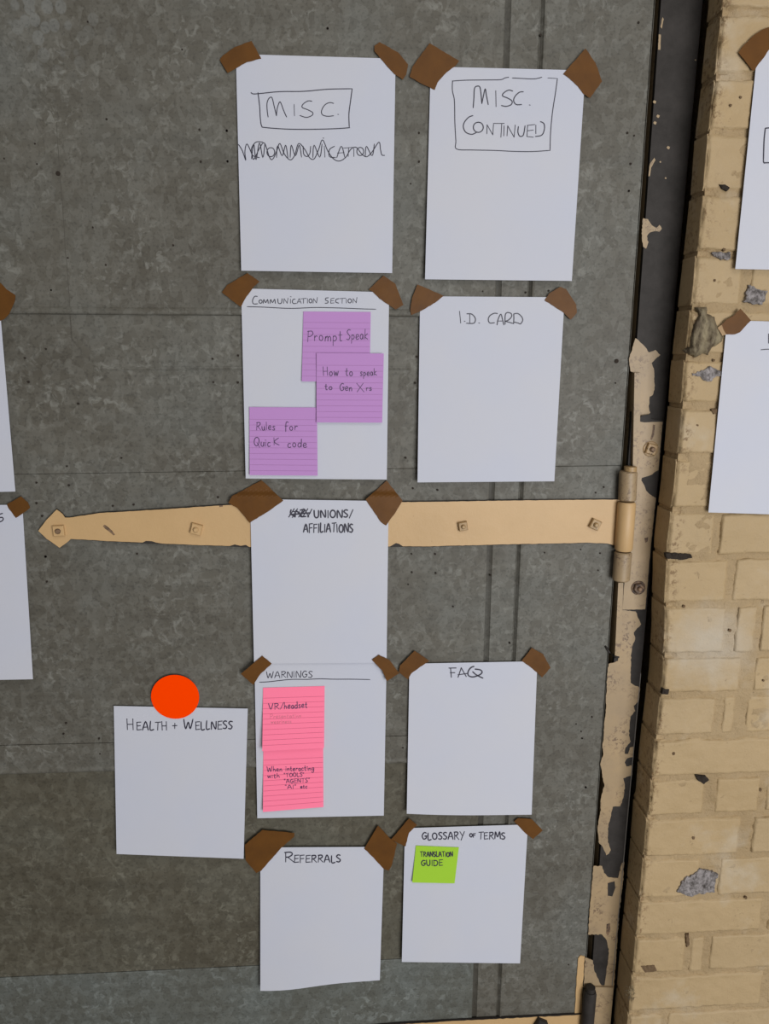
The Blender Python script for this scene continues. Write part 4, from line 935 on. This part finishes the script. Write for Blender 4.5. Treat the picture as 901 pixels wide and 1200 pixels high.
r2.write([crop([(795,778),(901,770),(1200,775)], 820, 340, 11.12)], 1.0, name='underline')
tp2 = tape(crop([(285,450),(350,380),(430,340),(530,240),(668,395),(620,440),(520,550),(460,575),(345,578),(310,520)], 820, 340, 11.12), DP + 0.0012, 'brown tape piece beside the grey filler lump on the brick wall', 23)
plate('torn_fringe', jag(crop([(232,490),(285,452),(310,520),(345,578),(290,592)], 820, 340, 11.12), 0.3, 2, 4), DP + 0.0011, DP + 0.0005, M_tape_edge, tp2)

# lump of old filler squeezed out at the wall corner
def lump():
    out = C9([(265,450),(355,445),(362,505),(425,530),(440,590),(498,700),(490,745),(455,770),(400,800),(370,865),(330,850),(260,885),(200,850),(165,820),(215,790),(220,700),(240,600),(262,560),(290,520)])
    V, Fc, B = mesh2d(jag(out, 0.6, 2.0, 3), 2.2)
    bset = set(i for e in B for i in e)
    xs = [p[0] for p in out]; ys_ = [p[1] for p in out]; W = []
    ob = [out[i] for i in range(len(out))]
    def dist(p):
        m = 1e9
        for a, b in zip(ob, ob[1:]+ob[:1]):
            dx, dy = b[0]-a[0], b[1]-a[1]; t = max(0, min(1, ((p[0]-a[0])*dx+(p[1]-a[1])*dy)/(dx*dx+dy*dy)))
            m = min(m, math.hypot(p[0]-a[0]-dx*t, p[1]-a[1]-dy*t))
        return m
    for i, p in enumerate(V):
        e = 0 if i in bset else min(dist(p), 9)
        h = 0.014 * (1 - math.exp(-e/3.2)) * (0.75 + 0.5*noise.noise((p[0]*0.16, p[1]*0.05, 1)) + 0.35*noise.noise((p[0]*0.4, p[1]*0.13, 4)))
        W.append(P(p[0], p[1], DB + 0.0005 + h))
    n_ = len(V); W += [Vector((q.x, -DB + 0.008, q.z)) for q in W]
    o = obj('filler_lump', W, Fc + [[i+n_ for i in reversed(f)] for f in Fc] + [[a, b, b+n_, a+n_] for a, b in B], M_lump, None, True)
    rebase(o, P(825, 395, DB)); setp(o, 'rough grey brown lump of filler stuck on the brick wall corner', 'filler')
lump()
# frayed roots of old caulk hanging at the foot of the reveal
fr = random.Random(6); parts_ = []
def tuft():
    c0 = P(748, 1172, DB - 0.01); V, Fc = [], []
    for k in range(34):
        a = fr.uniform(0, 2*math.pi); L = fr.uniform(0.004, 0.014)
        p0 = P(738 + fr.uniform(-6, 6), 1160 + fr.uniform(-6, 10), DB + 0.001); p1 = p0 + Vector((math.cos(a)*L*0.8, -fr.uniform(0.001, 0.004), math.sin(a)*L - 0.003)); w_ = 0.0006
        n0 = len(V); V += [p0 + Vector((w_,0,0)), p0 - Vector((w_,0,0)), p1, p0 + Vector((0,-w_,0))]
        Fc += [[n0, n0+1, n0+2], [n0+1, n0+3, n0+2], [n0+3, n0, n0+2]]
    o = obj('frayed_caulk', V, Fc, M_lump, None); rebase(o, c0)
    setp(o, 'frayed brown tuft of caulk at the brick corner near the bottom', 'caulk')
tuft()
